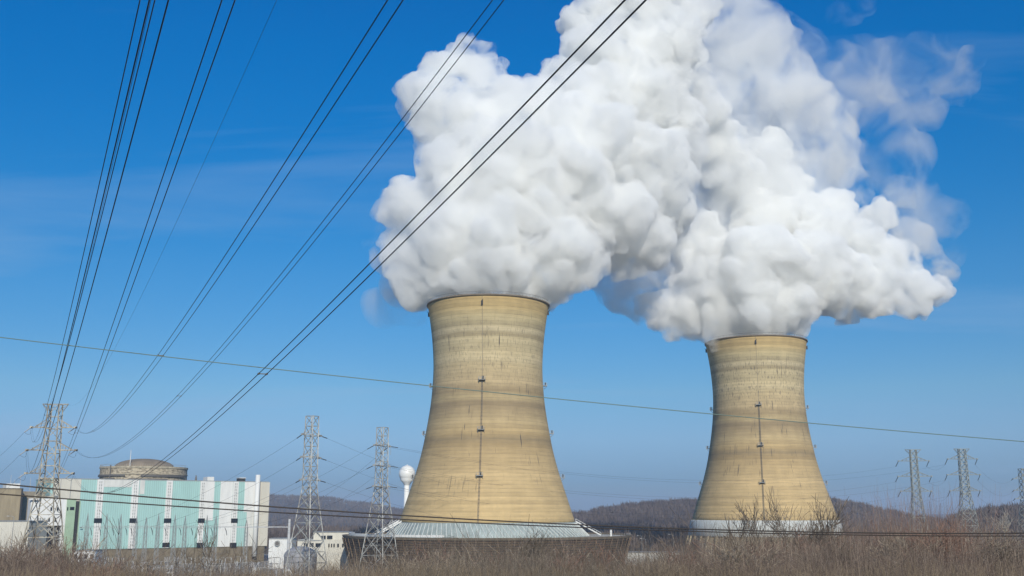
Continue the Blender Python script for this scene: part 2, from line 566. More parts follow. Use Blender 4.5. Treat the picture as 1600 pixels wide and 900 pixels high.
H1 = ridge('hills', 2600, [(200, 790), (330, 782), (420, 779), (450, 780), (510, 782), (560, 790), (630, 801), (700, 806), (820, 812), (900, 815)], 900, M['farhill'], 200, 900)
H2 = ridge('hills', 1500, [(840, 815), (905, 811), (950, 802), (990, 796), (1040, 792), (1085, 790), (1180, 788), (1290, 788), (1340, 795), (1385, 806), (1440, 818), (1500, 825)], 520, M['farhill'], 840, 1500)
H3 = ridge('hills', 6500, [(1250, 808), (1380, 806), (1430, 810), (1480, 806), (1530, 811), (1700, 808), (1900, 804)], 1500, M['farhill'], 1250, 1900)
H4 = ridge('hills', 950, [(1485, 826), (1520, 817), (1560, 811), (1620, 808), (1750, 800), (1900, 800)], 260, M['farhill'], 1485, 1900)
woods('distant_woods', 'bluish leafless woodland covering the far ridge left of the big tower', hill_spots(H1, 5200, 1), M['wood'], 12, 19, 1, 9, .5)
woods('distant_woods', 'purple brown leafless woodland on the ridge between the two cooling towers', hill_spots(H2, 5200, 2), M['wood'], 10, 17, 2, 14, .46)
woods('distant_woods', 'bare grey woodland on the low hill at the right edge', hill_spots(H4, 1500, 4), M['wood'], 11, 19, 4, 26, .42)
rg = random.Random(12)
belt = []
for _ in range(1100):
    px = rg.uniform(395, 690); Y = rg.uniform(700, 1050)
    q = P(px, 800, Y); belt.append((q.x, Y, 0))
for _ in range(1500):
    px = rg.uniform(905, 1640); Y = rg.uniform(660, 1000)
    q = P(px, 800, Y); belt.append((q.x, Y, 0))
woods('leafless_tree_belt', 'brown belt of leafless trees on flat land behind the plant', belt, M['wood'], 9, 17, 5, 26, .42)
# ------------------------------------------------------------------ cooling towers
PROF = [(20.2, 36.9), (25, 35.35), (30, 33.75), (35, 32.1), (40.3, 30.4), (45.5, 28.95), (51.1, 27.6), (58, 26.3), (65.3, 25.1), (71, 24.35), (77.1, 23.85), (82, 23.62),
        (86.8, 23.6), (92, 23.85), (97, 24.25), (101, 24.7), (105, 25.25), (109, 25.85), (112.6, 26.45)]


def shell_r(z):
    for (a, ra), (b, rb) in zip(PROF, PROF[1:]):
        if z <= b:
            return ra + (rb - ra) * (z - a) / (b - a)
    return PROF[-1][1]


def smooth_prof():
    out = []
    z = 20.2
    P_ = PROF
    while z < 112.6:
        for i in range(len(P_) - 1):
            if P_[i][0] <= z <= P_[i + 1][0]:
                a, b = P_[i], P_[i + 1]
                pa = P_[i - 1] if i else a
                pb = P_[i + 2] if i + 2 < len(P_) else b
                m0 = (b[1] - pa[1]) / (b[0] - pa[0]); m1 = (pb[1] - a[1]) / (pb[0] - a[0])
                h = b[0] - a[0]; u = (z - a[0]) / h
                r = (2 * u**3 - 3 * u**2 + 1) * a[1] + (u**3 - 2 * u**2 + u) * h * m0 + (-2 * u**3 + 3 * u**2) * b[1] + (u**3 - u**2) * h * m1
                out.append((r, z)); break
        z += 1.52
    out.append((26.45, 112.6))
    return out


def bolted_shell(root, m, face):
    sp_ = smooth_prof()
    prof = [(36.2, 20.2)] + sp_ + [(26.45, 112.6)]
    inner = [(r - .6, z) for r, z in sp_][::-1]
    MB().lathe(prof + inner + [(36.2, 20.2)], 160).build('shell', m, root, True)
    rim = MB().lathe([(26.5, 112.2), (26.9, 112.3), (26.9, 112.9), (25.6, 112.9), (25.6, 112.2)], 160)
    r0 = rim.build('rim', M['fascia'], root, True)
    # hand rail round the rim
    hr = MB()
    for j in range(90):
        a = 2 * math.pi * j / 90
        hr.bar((26.7 * math.cos(a), 26.7 * math.sin(a), 113), (26.7 * math.cos(a), 26.7 * math.sin(a), 114.0), .07)
    hr.tube([(26.7 * math.cos(2 * math.pi * j / 90), 26.7 * math.sin(2 * math.pi * j / 90), 114.0) for j in range(91)], .05, 4, False)
    hr.build('railing', M['roofdark'], r0)
    # ladder up the side that faces the river
    ca, sa = math.cos(face), math.sin(face)
    lad = MB()
    for side in (-.24, .24):
        pts = []
        for r, z in [q for q in sp_ if q[1] < 78] + []:
            pts.append(((r + .35) * ca - side * sa, (r + .35) * sa + side * ca, z))
        for a, b in zip(pts, pts[1:]):
            lad.bar(a, b, .1, .14)
    for r, z in [q for q in sp_ if q[1] < 78]:
        for dz in (0, .5, 1.0):
            rr = shell_r(z + dz) + .35
            lad.bar((rr * ca + .25 * sa, rr * sa - .25 * ca, z + dz), (rr * ca - .25 * sa, rr * sa + .25 * ca, z + dz), .06)
        lad.bar(((r - .1) * ca, (r - .1) * sa, z), ((r + .45) * ca, (r + .45) * sa, z), .22, .1)
    lad.build('ladder', M['roofdark'], root)
    jt = MB()
    up = [q for q in sp_ if q[1] > 77]
    for (r, z), (r1, z1) in zip(up, up[1:]):
        jt.bar(((r + .05) * ca, (r + .05) * sa, z), ((r1 + .05) * ca, (r1 + .05) * sa, z1), .16, .12)
    jt.build('conduit', M['taupe'], root)
    # lamp platforms at three levels on four sides
    for z in (77.5, 57.0, 38.5):
        for q in range(4):
            a = face + q * math.pi / 2
            r = shell_r(z)
            Mx = Matrix.Rotation(a, 4, 'Z') @ Matrix.Translation((r, 0, z))
            b = MB()
            b.box(-.2, 1.7, -1.35, 1.35, -.12, .12, Mx)
            for yy in (-1.3, 0, 1.3):
                b.bar(Mx @ Vector((1.65, yy, 0)), Mx @ Vector((1.65, yy, 1.2)), .1)
            for yy in (-1.3, 1.3):
                b.bar(Mx @ Vector((.1, yy, 1.15)), Mx @ Vector((1.65, yy, 1.15)), .09)
                b.bar(Mx @ Vector((.1, yy, .6)), Mx @ Vector((1.65, yy, .6)), .07)
                b.bar(Mx @ Vector((1.6, yy, -.1)), Mx @ Vector((.3, yy, -1.4)), .12)
            b.bar(Mx @ Vector((1.65, -1.3, 1.15)), Mx @ Vector((1.65, 1.3, 1.15)), .09)
            b.bar(Mx @ Vector((1.65, -1.3, .6)), Mx @ Vector((1.65, 1.3, .6)), .07)
            pf = b.build('platform', M['grey'], root)
            l = MB()
            l.tube([Mx @ Vector((1.0, .5, .12)), Mx @ Vector((1.0, .5, 1.5))], [.22, .26], 8)
            l.build('warning_lamp', M['dark'], pf)
    for q in range(4):
        a = face + q * math.pi / 2
        Mx = Matrix.Rotation(a, 4, 'Z') @ Matrix.Translation((26.1, 0, 109.3))
        b = MB().box(-.2, .5, -.35, .35, -.9, .9, Mx)
        b.bar(Mx @ Vector((.3, 0, .8)), Mx @ Vector((.9, .5, 1.3)), .14)
        b.build('junction_box', M['dark'], root)
    return root


# the near tower
T1 = empty('cooling_tower', (-10.4, 455, 0))
tag(T1, 'larger nearer tan concrete cooling tower standing on a brown louvered ring', 'cooling tower', 'hyperbolic cooling towers')
bolted_shell(T1, shell_mat('streaked_concrete', 1.0, 0.0), math.radians(-94.3))
MB().lathe([(36.3, 20.3), (36.9, 20.3), (37.4, 20.0), (42.6, 14.75), (42.6, 14.6), (41.8, 14.6)], 120).build('inlet_cone', M['cone'], T1, True)
ib = MB()
for j in range(120):
    a = 2 * math.pi * j / 120
    ib.bar((37.5 * math.cos(a), 37.5 * math.sin(a), 20.0), (42.75 * math.cos(a + .07), 42.75 * math.sin(a + .07), 14.8), .22, .22)
ib.build('inlet_ribs', M['cone2'], T1)
MB().lathe([(40, 14.6), (59.2, 14.6), (59.2, 14.2), (40, 14.2), (40, 14.6)], 120).build('deck', M['deck'], T1)
MB().lathe([(58.9, 14.25), (59.9, 14.3), (60.2, 15.2), (59.7, 15.2), (59.4, 14.65)], 120).build('fascia', M['fascia'], T1)
lv = MB()
n_s = 15
for i in range(n_s):
    z1 = 13.9 - i * .92
    R1 = 60.0 - i * .28
    lv.lathe([(R1, z1), (R1 - .55, z1 - .62), (R1 - .60, z1 - .60), (R1 - .05, z1 + .04), (R1, z1)], 120)
lv.build('louver', M['louver'], T1)
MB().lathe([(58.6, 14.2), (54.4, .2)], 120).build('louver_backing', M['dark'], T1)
for j in range(72):
    a = 2 * math.pi * j / 72
    if math.sin(a) > .35: continue
    MB().bar((60.15 * math.cos(a), 60.15 * math.sin(a), 14.2), (56.0 * math.cos(a), 56.0 * math.sin(a), 0), .2, .2).build('louver_post', M['louver'], T1)
# box shaped pump bay on the right and the white stairs up to the shell
def stair(a, tang):
    ca, sa = math.cos(a), math.sin(a)
    b = MB()
    for off in (-.55, .55):
        p0 = Vector((37.2 * ca - off * sa, 37.2 * sa + off * ca, 20.6)); p1 = Vector((47.6 * ca - off * sa, 47.6 * sa + off * ca, 15.0))
        b.bar(p0, p1, .3, .42)
        b.bar(p0 + Vector((0, 0, 1)), p1 + Vector((0, 0, 1)), .1)
        for k in range(7):
            q = p0.lerp(p1, k / 6); b.bar(q, q + Vector((0, 0, 1)), .08)
    b.build('stair', M['white'], T1)
stair(math.radians(-6), 1); stair(math.radians(188), 1); stair(math.radians(200), 1)
for a in (-12, -9.5):
    ca, sa = math.cos(math.radians(a)), math.sin(math.radians(a))
    MB().tube([(52 * ca, 52 * sa, 14.6), (52 * ca, 52 * sa, 16.6), (52 * ca, 52 * sa, 17.3)], [.35, .32, .1], 8).build('vent_pipe', M['white'], T1)
hd = MB()
for j in range(60, 112):
    a = 2 * math.pi * j / 120 + .4
    hd.bar((59.6 * math.cos(a), 59.6 * math.sin(a), 15.2), (59.6 * math.cos(a), 59.6 * math.sin(a), 16.1), .07)
hd.build('railing', M['grey'], T1)
pipe = MB().lathe([(56.5, 15.3), (56.5, 16.1), (57.4, 16.1), (57.4, 15.3)], 60, math.radians(175), math.radians(255))
pipe.build('water_main', M['white'], T1)

# the far tower
pc = P(1193.5, 700, 559)
T2 = empty('cooling_tower', (130.4, 559, 0), 0)
tag(T2, 'smaller more distant tan concrete cooling tower on the right behind bare scrub', 'cooling tower', 'hyperbolic cooling towers')
bolted_shell(T2, shell_mat('dark_streaked_concrete', 4.0, 1.0), math.radians(-103))
MB().lathe([(36.3, 20.3), (37.3, 20.3), (37.7, 19.9), (39.3, 12.6), (39.0, 12.4)], 120).build('inlet_cone', M['cone2'], T2, True)
MB().lathe([(38.6, 12.4), (41.8, 0)], 120).build('basin_wall', M['tan'], T2)
for j in range(44):
    a = 2 * math.pi * j / 44
    if math.sin(a) > .3: continue
    MB().bar((39.4 * math.cos(a), 39.4 * math.sin(a), 12.5), (43 * math.cos(a), 43 * math.sin(a), 0), .8, .8).build('column', M['tan'], T2)

# ------------------------------------------------------------------ containment building behind the turbine hall
cc = P(225, 740, 600)
CT = empty('containment_building', (cc.x, 600, 0))
tag(CT, 'round weathered concrete reactor containment with a shallow brown dome behind the teal hall', 'building')
R_ = 23.2
zt = P(225, 728, 600 - R_).z
MB().lathe([(R_, 0), (R_, zt - .4)], 96).build('wall', M['contain'], CT, True)
b = MB()
for z, h in ((zt - 1.0, 1.0), (zt - 4.4, .5), (zt - 9.2, .5)):
    b.lathe([(R_, z), (R_ + .35, z), (R_ + .35, z + h), (R_ - .4, z + h)], 96)
b.build('ring_beam', M['creambeam'], CT)
for z, a0, a1 in ((zt - 5.4, -170, -95), (zt - 7.4, -175, -110), (zt - 5.6, -75, -8), (zt - 7.6, -90, -40), (zt - 10.6, -165, -145), (zt - 10.4, -120, -60)):
    MB().lathe([(R_ + .05, z), (R_ + .8, z), (R_ + .8, z + 1.0), (R_ + .05, z + 1.0)], 40, math.radians(a0), math.radians(a1)).build('walkway', M['roofdark'], CT)
rd = 21.0
hgt = 4.9
prof = []
for i in range(15):
    u = i / 14
    prof.append((rd * 0.76 * math.cos(u * math.pi / 2), zt + hgt * math.sin(u * math.pi / 2)))
dm = MB().lathe([(R_ - .4, zt), (rd * .76, zt + .02)] + prof[1:], 96).build('dome', M['dome'], CT, True)
MB().tube([(-2.5, -16, zt), (-2.5, -16, zt + 9)], [.22, .12], 6).build('mast', M['white'], CT)
for a in (-118, -58):
    ca, sa = math.cos(math.radians(a)), math.sin(math.radians(a))
    MB().tube([((R_ + .5) * ca, (R_ + .5) * sa, zt - 18), ((R_ + .5) * ca, (R_ + .5) * sa, zt + (.6 if a < -90 else -8))], .35, 6).build('riser_pipe', M['roofdark'], CT)
rl = MB()
for j in range(60):
    a = math.radians(180 + j * 3.05)
    rl.bar((R_ * math.cos(a), R_ * math.sin(a), zt), (R_ * math.cos(a), R_ * math.sin(a), zt + 1.1), .08)
rl.tube([(R_ * math.cos(math.radians(180 + j * 3.05)), R_ * math.sin(math.radians(180 + j * 3.05)), zt + 1.1) for j in range(60)], .05, 4, False)
rl.build('railing', M['grey'], CT)

# ------------------------------------------------------------------ turbine hall
WA = P(80, 750, 480); WB = P(419.5, 757, 540)
wx, wy = WB.x - WA.x, WB.y - WA.y
WL = math.hypot(wx, wy)
WRZ = math.atan2(wy, wx)


def wall_u(px, y=790):
    b_ = (450 - y) / F
    s = ((px - 800) / F) / (math.cos(PITCH) - b_ * math.sin(PITCH))
    t = (s * WA.y - WA.x) / (wx - s * wy)
    return t * WL


def wall_z(px, y):
    t = wall_u(px, y) / WL
    return P(px, y, WA.y + wy * t).z


CUR = dict(A=WA, d=(wx / WL, wy / WL))


def face_set(px, Y):
    """start a wall plane parallel to the turbine hall at pixel column px and distance Y"""
    CUR['A'] = P(px, 790, Y)


def face_u(px, y=800, push=0.0):
    A_, (cx, cy_) = CUR['A'], CUR['d']
    ax_, ay_ = A_.x - cy_ * push, A_.y + cx * push
    s = ((px - 800) / F) / (math.cos(PITCH) - (450 - y) / F * math.sin(PITCH))
    return (s * ay_ - ax_) / (cx - s * cy_)


def face_box(root, x0, x1, y0, y1, push, dep, m, name):
    """box on the current wall plane spanning the photograph's pixels, its front pushed back by push"""
    u0, u1 = face_u(x0, 800, push), face_u(x1, 800, push)
    A_, (cx, cy_) = CUR['A'], CUR['d']
    Ym = A_.y + cx * push + cy_ * (u0 + u1) / 2
    z1_, z0_ = P((x0 + x1) / 2, y0, Ym).z, max(0, P((x0 + x1) / 2, y1, Ym).z)
    return MB().box(u0, u1, push, push + dep, z0_, z1_).build(name, m, root)


TH = empty('turbine_hall', (WA.x, WA.y, 0), WRZ)
tag(TH, 'long teal and white clad turbine hall below the round containment', 'building')
HT, HB, DEP = 38.9, 7.8, 30
MB().box(0, WL, 0, DEP, HB, HT).build('wall', M['teal'], TH)
MB().box(.4, WL - .4, .35, DEP - .4, 0, HB - .003).build('base_wall', M['brownwall'], TH)
MB().box(-.1, WL + .1, -.12, DEP + .1, HT, HT + .35).build('parapet', M['grey'], TH)


def panel(p0, p1, z0, z1, m, out=.12, name='panel'):
    return MB().box(wall_u(p0), wall_u(p1), -out, -.004, z0, z1).build(name, m, TH)


zc_ = HT - .02
panel(80.5, 91.5, HB, zc_, M['cream']); panel(92.3, 107.5, HB, zc_, M['cream']); panel(108.6, 124, HB, zc_, M['cream'])
panel(91.5, 92.3, HB, zc_, M['grey'], .2, 'joint'); panel(107.5, 108.6, HB, zc_, M['grey'], .2, 'joint')
panel(159.8, 203.5, wall_z(180, 761), zc_, M['offwhite'])
panel(216.5, 224, wall_z(220, 772), zc_, M['offwhite'], .1)
for a, b_ in ((149, 159.5), (204, 214.8), (257.8, 267.5), (311, 319.5), (362.5, 371)):
    st_ = panel(a, b_, HB, zc_, M['white'], .5, 'window_strip')
    x0, x1 = wall_u(a), wall_u(b_)
    w = x1 - x0
    k = MB()
    for q in (.36, .64): k.box(x0 + w * q - .05, x0 + w * q + .05, -.53, -.503, HB + 1.2, HT - .6)
    z = HB + 1.2
    while z < HT - 1:
        for q in (.36, .64):
            k.box(x0 + w * q - .16, x0 + w * q + .16, -.58, -.504, z, z + .78)
        z += 1.42
    k.build('louvre_slots', M['grey'], st_)
    for py in (814.5, 852.5):
        if py > 850 and a < 250: continue
        zz_ = wall_z(a, py)
        for q in (.24, .76):
            kk = MB().box(x0 + w * q - .95, x0 + w * q + .95, -.66, -.51, zz_ - .75, zz_ + 1.35)
            kk.build('window', M['glass'], TH)
panel(320, 333.5, wall_z(326, 813), zc_, M['white'])
panel(343, 362.2, HB, zc_, M['white'])
panel(381, 400, wall_z(390, 800), zc_, M['white'])
panel(386, 400, HB, wall_z(390, 800) - .01, M['offwhite'])
panel(404.5, 420, HB, zc_, M['cream'], .14)
x_ = wall_u(398.5)
sk = MB().tube([(x_, -2.0, 3), (x_, -2.0, P(398, 744, 555).z)], 1.15, 20).build('exhaust_stack', M['white'], TH, True)
MB().tube([(wall_u(403.2), -1.0, 3), (wall_u(403.2), -1.0, HT + .1)], .28, 8).build('drain_pipe', M['roofdark'], TH)
MB().box(wall_u(323), wall_u(333.5), 1.2, 7, HT + .35, HT + 2.2).build('roof_vent', M['white'], TH)
rv = MB().box(wall_u(373.5), wall_u(383), 1.2, 5, HT + .35, HT + 1.8).build('roof_unit', M['dark'], TH)
MB().box(wall_u(373), wall_u(383.6), 1.0, 5.2, HT + 1.8, HT + 2.1).build('cap', M['white'], rv)
MB().tube([(wall_u(307), 3, HT), (wall_u(307), 3, HT + 1.6), (wall_u(307), 3, HT + 3)], [.6, .45, .15], 8).build('vent_pipe', M['roofdark'], TH)
MB().bar((wall_u(126), -1.6, wall_z(126, 824)), (wall_u(126) + 1, -1.6, wall_z(126, 824)), .3).build('bracket', M['roofdark'], TH)


def px_box(root, x0, x1, y0, y1, Y, dep, m, name, push=0.0):
    """box whose front face at distance Y spans the photograph's pixels; relative to root"""
    a = P(x0, y0, Y); b_ = P(x1, y0, Y)
    zt_, zb_ = P((x0 + x1) / 2, y0, Y).z, P((x0 + x1) / 2, y1, Y).z
    o = root.location if root else Vector((0, 0, 0))
    return MB().box(a.x - o.x, b_.x - o.x, Y - o.y - push, Y - o.y + dep, max(zb_, 0) - o.z, zt_ - o.z).build(name, m, root)


face_set(47, 425)
AX = empty('service_annex', (CUR['A'].x, CUR['A'].y, 0), WRZ)
tag(AX, 'white annex with a pale green corner and small dark windows left of the teal wall', 'building')
face_box(AX, 47, 103.5, 779, 822, 0, 5, M['white'], 'wall')
face_box(AX, 56, 97, 822.1, 900, 2.5, 2.4, M['dark'], 'bay_shade_panel')  # near-black panel paints the shade inside the opening under the annex
face_box(AX, 47, 55.5, 822.1, 900, .6, 4.3, M['offwhite'], 'side_wall')
face_box(AX, 97, 103.4, 822.1, 900, .2, 4.7, M['white'], 'side_wall')
face_box(AX, 103.6, 117.5, 779, 905, -.4, 12, M['palegreen'], 'stair_tower')
face_box(AX, 117.6, 123.4, 783, 905, .5, 11, M['dark'], 'dark_strip')  # plain near-black strip between stair tower and corner post
face_box(AX, 123.5, 125.2, 783, 905, 0, 11, M['palegreen'], 'corner_post')
face_box(AX, 75, 89, 774, 780, 3, 6, M['grey'], 'roof_unit')
face_box(AX, 44, 60, 779, 781, -1.5, 1.2, M['white'], 'canopy')
for (a, b_, c, d) in ((78.5, 81, 792.5, 798), (88.5, 91, 792.5, 798), (104.5, 106.2, 792.5, 797.5), (109, 115.6, 792, 796.8), (76.5, 79, 809, 815), (86.3, 88.6, 809, 815)):
    face_box(AX, a, b_, c, d, -.6 if a > 100 else -.2, .5, M['glass'], 'window')
for a in (60.5, 63.7, 67, 70.2):
    face_box(AX, a, a + 1.6, 809, 815, -.15, .45, M['grey'], 'louvre')
tr_ = MB()
zb_, zt3 = P(75, 842, 435).z, P(75, 824, 435).z
for i in range(4):
    a, b_ = face_u(56 + i * 10, 830, 1), face_u(66 + i * 10, 830, 1)
    for p, q in (((a, 1, zt3), (b_, 1, zb_)), ((b_, 1, zt3), (a, 1, zb_)), ((a, 1, zb_), (a, 1, zt3)), ((a, 1, zb_), (b_, 1, zb_)), ((a, 1, 0), (a, 1, zb_))):
        tr_.bar(p, q, .4)
tr_.build('bay_bracing', M['grey'], AX)

face_set(33, 475)
AB = empty('auxiliary_building', (CUR['A'].x, CUR['A'].y, 0), WRZ)
tag(AB, 'stained tan concrete block at the left edge with a small white rooftop unit', 'building')
face_box(AB, -60, 30.5, 763.5, 900, 0, 20, M['tan'], 'wall')
face_box(AB, 30.6, 33.2, 763, 900, -.5, 20, M['dark'], 'joint')
face_box(AB, 33.3, 79, 768, 900, 7, 14, M['taupe'], 'wing')
face_box(AB, 6, 27.5, 755.5, 763.4, 3, 8, M['white'], 'roof_unit')
face_box(AB, -60, 30.4, 762.3, 763.4, -.3, 2, M['brownwall'], 'coping')
for px, py in ((16, 742), (22, 749), (31, 741), (47, 746), (59, 742), (62, 738), (64, 744)):
    u = face_u(px, 760, 10)
    Yq = CUR['A'].y + CUR['d'][0] * 10 + CUR['d'][1] * u
    MB().tube([(u, 10, P(px, 769, Yq).z), (u, 10, P(px, py, Yq).z)], [.13, .07], 5).build('antenna', M['porc'], AB)

LB = empty('storage_building', (P(10, 820, 405).x, 405, 0))
tag(LB, 'low plain cream building at the left edge in front of the concrete block', 'building')
px_box(LB, -70, 46, 815, 905, 405, 16, M['cream'], 'wall')
px_box(LB, -70.5, 46.5, 813.8, 814.9, 404.7, 16.6, M['grey'], 'roof_edge')

FB = empty('fan_house', (P(437, 850, 480).x, 480, 0))
tag(FB, 'small white building with a round grey fan beside the teal hall', 'building')
px_box(FB, 420.5, 456, 842, 900, 480, 10, M['white'], 'wall')
px_box(FB, 420, 456.5, 841, 841.9, 479.6, 10.6, M['grey'], 'roof_edge')
fc = P(433.5, 849, 479.8) - FB.location
fn = MB(); fn.tube([fc + Vector((0, .2, 0)), fc + Vector((0, -.6, 0))], 1.25, 24)
fo = fn.build('fan', M['grey'], FB, False)
MB().tube([fc + Vector((0, -.61, 0)), fc + Vector((0, -.7, 0))], .85, 20).build('grille', M['roofdark'], fo)

OB = empty('office_building', (P(510, 850, 470).x, 470, 0))
tag(OB, 'stepped cream office block with dark windows behind the middle pylon', 'building')
px_box(OB, 465, 548, 843.5, 910, 470, 16, M['cream'], 'lower_wall')
px_box(OB, 490, 545, 832, 843.4, 473, 12, M['cream'], 'upper_wall')
px_box(OB, 489.6, 545.4, 831.2, 831.9, 472.7, 12.6, M['grey'], 'parapet')
for (a, b_, c, d) in ((502, 509, 837, 842.4), (511, 519.5, 836.8, 842.2)):
    px_box(OB, a, b_, c, d, 472.7, .6, M['glass'], 'window')
for (a, b_, c, d) in ((475, 481, 848.5, 854), (483, 490, 848.5, 854), (493, 501, 848.8, 854.5), (513, 515, 849.5, 855), (517.3, 519, 849.5, 855), (521, 523, 849.5, 855), (527, 529.5, 849.5, 855), (534.5, 537, 849.5, 855)):
    px_box(OB, a, b_, c, d, 469.7, .6, M['glass'], 'window')

# domed storage tank
tp = P(470, 860, 430)
DT = empty('storage_tank', (tp.x, 430, 0))
tag(DT, 'low grey domed storage tank in front of the office block', 'tank')
MB().lathe([(6.4, 0), (6.4, 7.2)], 48).build('wall', M['tankgrey'], DT, True)
MB().lathe([(6.6, 7.2)] + [(6.6 * math.cos(i * math.pi / 20), 7.2 + 4.0 * math.sin(i * math.pi / 20)) for i in range(11)], 48).build('dome', M['tankgrey'], DT, True)

# low white shed, behind the scrub between the towers
SH = empty('low_shed', (P(1015, 866, 500).x, 500, 0))
tag(SH, 'long low whitewashed shed half hidden in scrub between the cooling towers', 'shed')
px_box(SH, 976, 1075, 863.5, 905, 500, 9, M['offwhite'], 'wall')
px_box(SH, 975, 1076, 862.6, 863.4, 499.4, 10, M['grey'], 'roof')
SH2 = empty('low_shed', (P(1440, 858, 620).x, 620, 0))
tag(SH2, 'distant pale shed low in the scrub beneath the right hand pylons', 'shed')
px_box(SH2, 1416, 1478, 853.5, 875, 620, 9, M['cream'], 'wall')
px_box(SH2, 1415.6, 1478.4, 852.8, 853.4, 619.5, 10, M['grey'], 'roof')
KS = empty('pump_kiosk', (P(925, 885, 385).x, 385, 0))
tag(KS, 'small cream pump kiosk at the foot of the louvered ring', 'kiosk')
px_box(KS, 920, 931, 884, 905, 385, 3, M['cream'], 'wall')
px_box(KS, 919.5, 931.5, 883, 883.9, 384.7, 3.6, M['grey'], 'roof')

# water tower
wp = P(636, 740, 508)
WT = empty('water_tower', (wp.x, 508, 0))
tag(WT, 'white ball shaped water tower on a slim stem beside the near cooling tower', 'water tower')
rb = 3.9
MB().tube([(0, 0, 0), (0, 0, 8), (0, 0, wp.z - 22), (0, 0, wp.z - rb * 1.2)], [3.0, 1.75, 1.35, 1.2], 32).build('stem', M['tankwhite'], WT, True)
prof = [(1.2, wp.z - rb * 1.42), (2.2, wp.z - rb * 1.02), (3.2, wp.z - rb * .78)]
for i in range(4, 25):
    a = -math.pi / 2 + math.pi * i / 24
    if a > -.75: prof.append((rb * math.cos(a), wp.z + rb * math.sin(a)))
MB().lathe(prof, 48).build('tank', M['tankwhite'], WT, True)
MB().tube([(0, 0, wp.z + rb * .97), (0, 0, wp.z + rb * 1.02), (0, 0, wp.z + rb + .35)], [.5, .3, .12], 10).build('vent_cap', M['tankwhite'], WT)

# ------------------------------------------------------------------ pylons
def pylon(label, loc, yaw, H, wt_, ww, zw, wb, arms, top, m, bw=.24, boxes=(), strings='down'):
    """square lattice tower: top width wt_, waist width ww at height zw, base width wb; arms [(z, half span)] along local x"""
    root = empty('lattice_pylon', loc, yaw)
    far_ = bw > .25
    tag(root, label, 'pylon', 'steel lattice pylons')

    def half(z):
        if z >= zw: return (ww + (wt_ - ww) * (z - zw) / (H - zw)) / 2
        return (wb + (ww - wb) * z / zw) / 2
    sg = [(-1, -1), (1, -1), (1, 1), (-1, 1)]
    zs = [0.0]
    while zs[-1] < zw - 1:
        zs.append(min(zw, zs[-1] + max(half(zs[-1]) * 1.55, 3.2)))
    zs[-1] = zw
    lo = list(zs)
    up = [zw]
    n = max(4, round((H - zw) / (ww * .95)))
    up = [zw + (H - zw) * i / n for i in range(n + 1)]
    b = MB()
    for (sx_, sy_) in sg:
        for a, c in ((0, zw), (zw, H)):
            b.bar((sx_ * half(a), sy_ * half(a), a), (sx_ * half(c), sy_ * half(c), c), bw * (.8 if far_ else 1.25))
    b.build('leg_frame', m, root)
    for zs_, nm, kk in ((lo, 'lower_bracing', .85), (up, 'upper_bracing', .7)):
        b = MB()
        for i in range(len(zs_) - 1):
            z0, z1 = zs_[i], zs_[i + 1]
            for q in range(4):
                (ax_, ay_), (bx_, by_) = sg[q], sg[(q + 1) % 4]
                h0, h1 = half(z0), half(z1)
                A0, B0 = Vector((ax_ * h0, ay_ * h0, z0)), Vector((bx_ * h0, by_ * h0, z0))
                A1, B1 = Vector((ax_ * h1, ay_ * h1, z1)), Vector((bx_ * h1, by_ * h1, z1))
                w = bw * (kk * 1.4 if far_ and nm == 'upper_bracing' else kk)
                if nm == 'upper_bracing':
                    if i % 2: b.bar(A0, B1, w)
                    else: b.bar(B0, A1, w)
                    if bw > .25: b.bar(*((B0, A1) if i % 2 else (A0, B1)), w)
                else:
                    b.bar(A0, B1, w); b.bar(B0, A1, w)
                    if z1 - z0 > 6:
                        mid = (A0 + B0 + A1 + B1) / 4
                        ml, mr = (A0 + A1) / 2, (B0 + B1) / 2
                        b.bar(ml, mid, w * .6); b.bar(mr, mid, w * .6)
                        b.bar(ml, A0.lerp(B1, .25), w * .55); b.bar(mr, B0.lerp(A1, .25), w * .55)
                b.bar(A1, B1, w)
        b.build(nm, m, root)
    for (z, hs) in arms:
        for s in (-1, 1):
            a = MB()
            h = half(z); tipp = Vector((s * hs, 0, z))
            for sy_ in (-1, 1):
                a.bar((s * h, sy_ * h, z), tipp, bw)
                hh = half(z + 2.2)
                a.bar((s * hh, sy_ * hh, z + 2.2), tipp + Vector((-s * hs * .15, 0, .1)), bw * .7)
                for k in (1, 2):
                    u = k / 3
                    p = Vector((s * h, sy_ * h, z)).lerp(tipp, u); q = Vector((s * hh, sy_ * hh, z + 2.2)).lerp(tipp, u)
                    a.bar(p, q, bw * .5)
            for k in (1, 2):
                u = k / 3
                a.bar(Vector((s * h, -h, z)).lerp(tipp, u), Vector((s * h, h, z)).lerp(tipp, u), bw * .5)
            a.box(s * hs - .35, s * hs + .35, -.5, .5, z - .25, z + .3)
            a.build('crossarm', m, root)
    if top:
        a = MB()
        h = half(H)
        for s in (-1, 1):
            for sy_ in (-1, 1):
                a.bar((s * h, sy_ * h, H), (s * top, 0, H + .15), bw * .9)
                a.bar((s * h, sy_ * h, H - 2.2), (s * top, 0, H + .1), bw * .6)
        a.bar((-h, 0, H + .1), (h, 0, H + .1), bw * .7)
        a.build('earth_wire_arm', m, root)
    ft = MB()
    for (sx_, sy_) in sg:
        ft.box(sx_ * half(0) - .6, sx_ * half(0) + .6, sy_ * half(0) - .6, sy_ * half(0) + .6, -.5, .5)
    ft.build('footing', M['deck'], root)
    return root


def world_tip(root, x, y, z):
    return Matrix.Translation(root.location) @ Matrix.Rotation(root.rotation_euler.z, 4, 'Z') @ Vector((x, y, z))


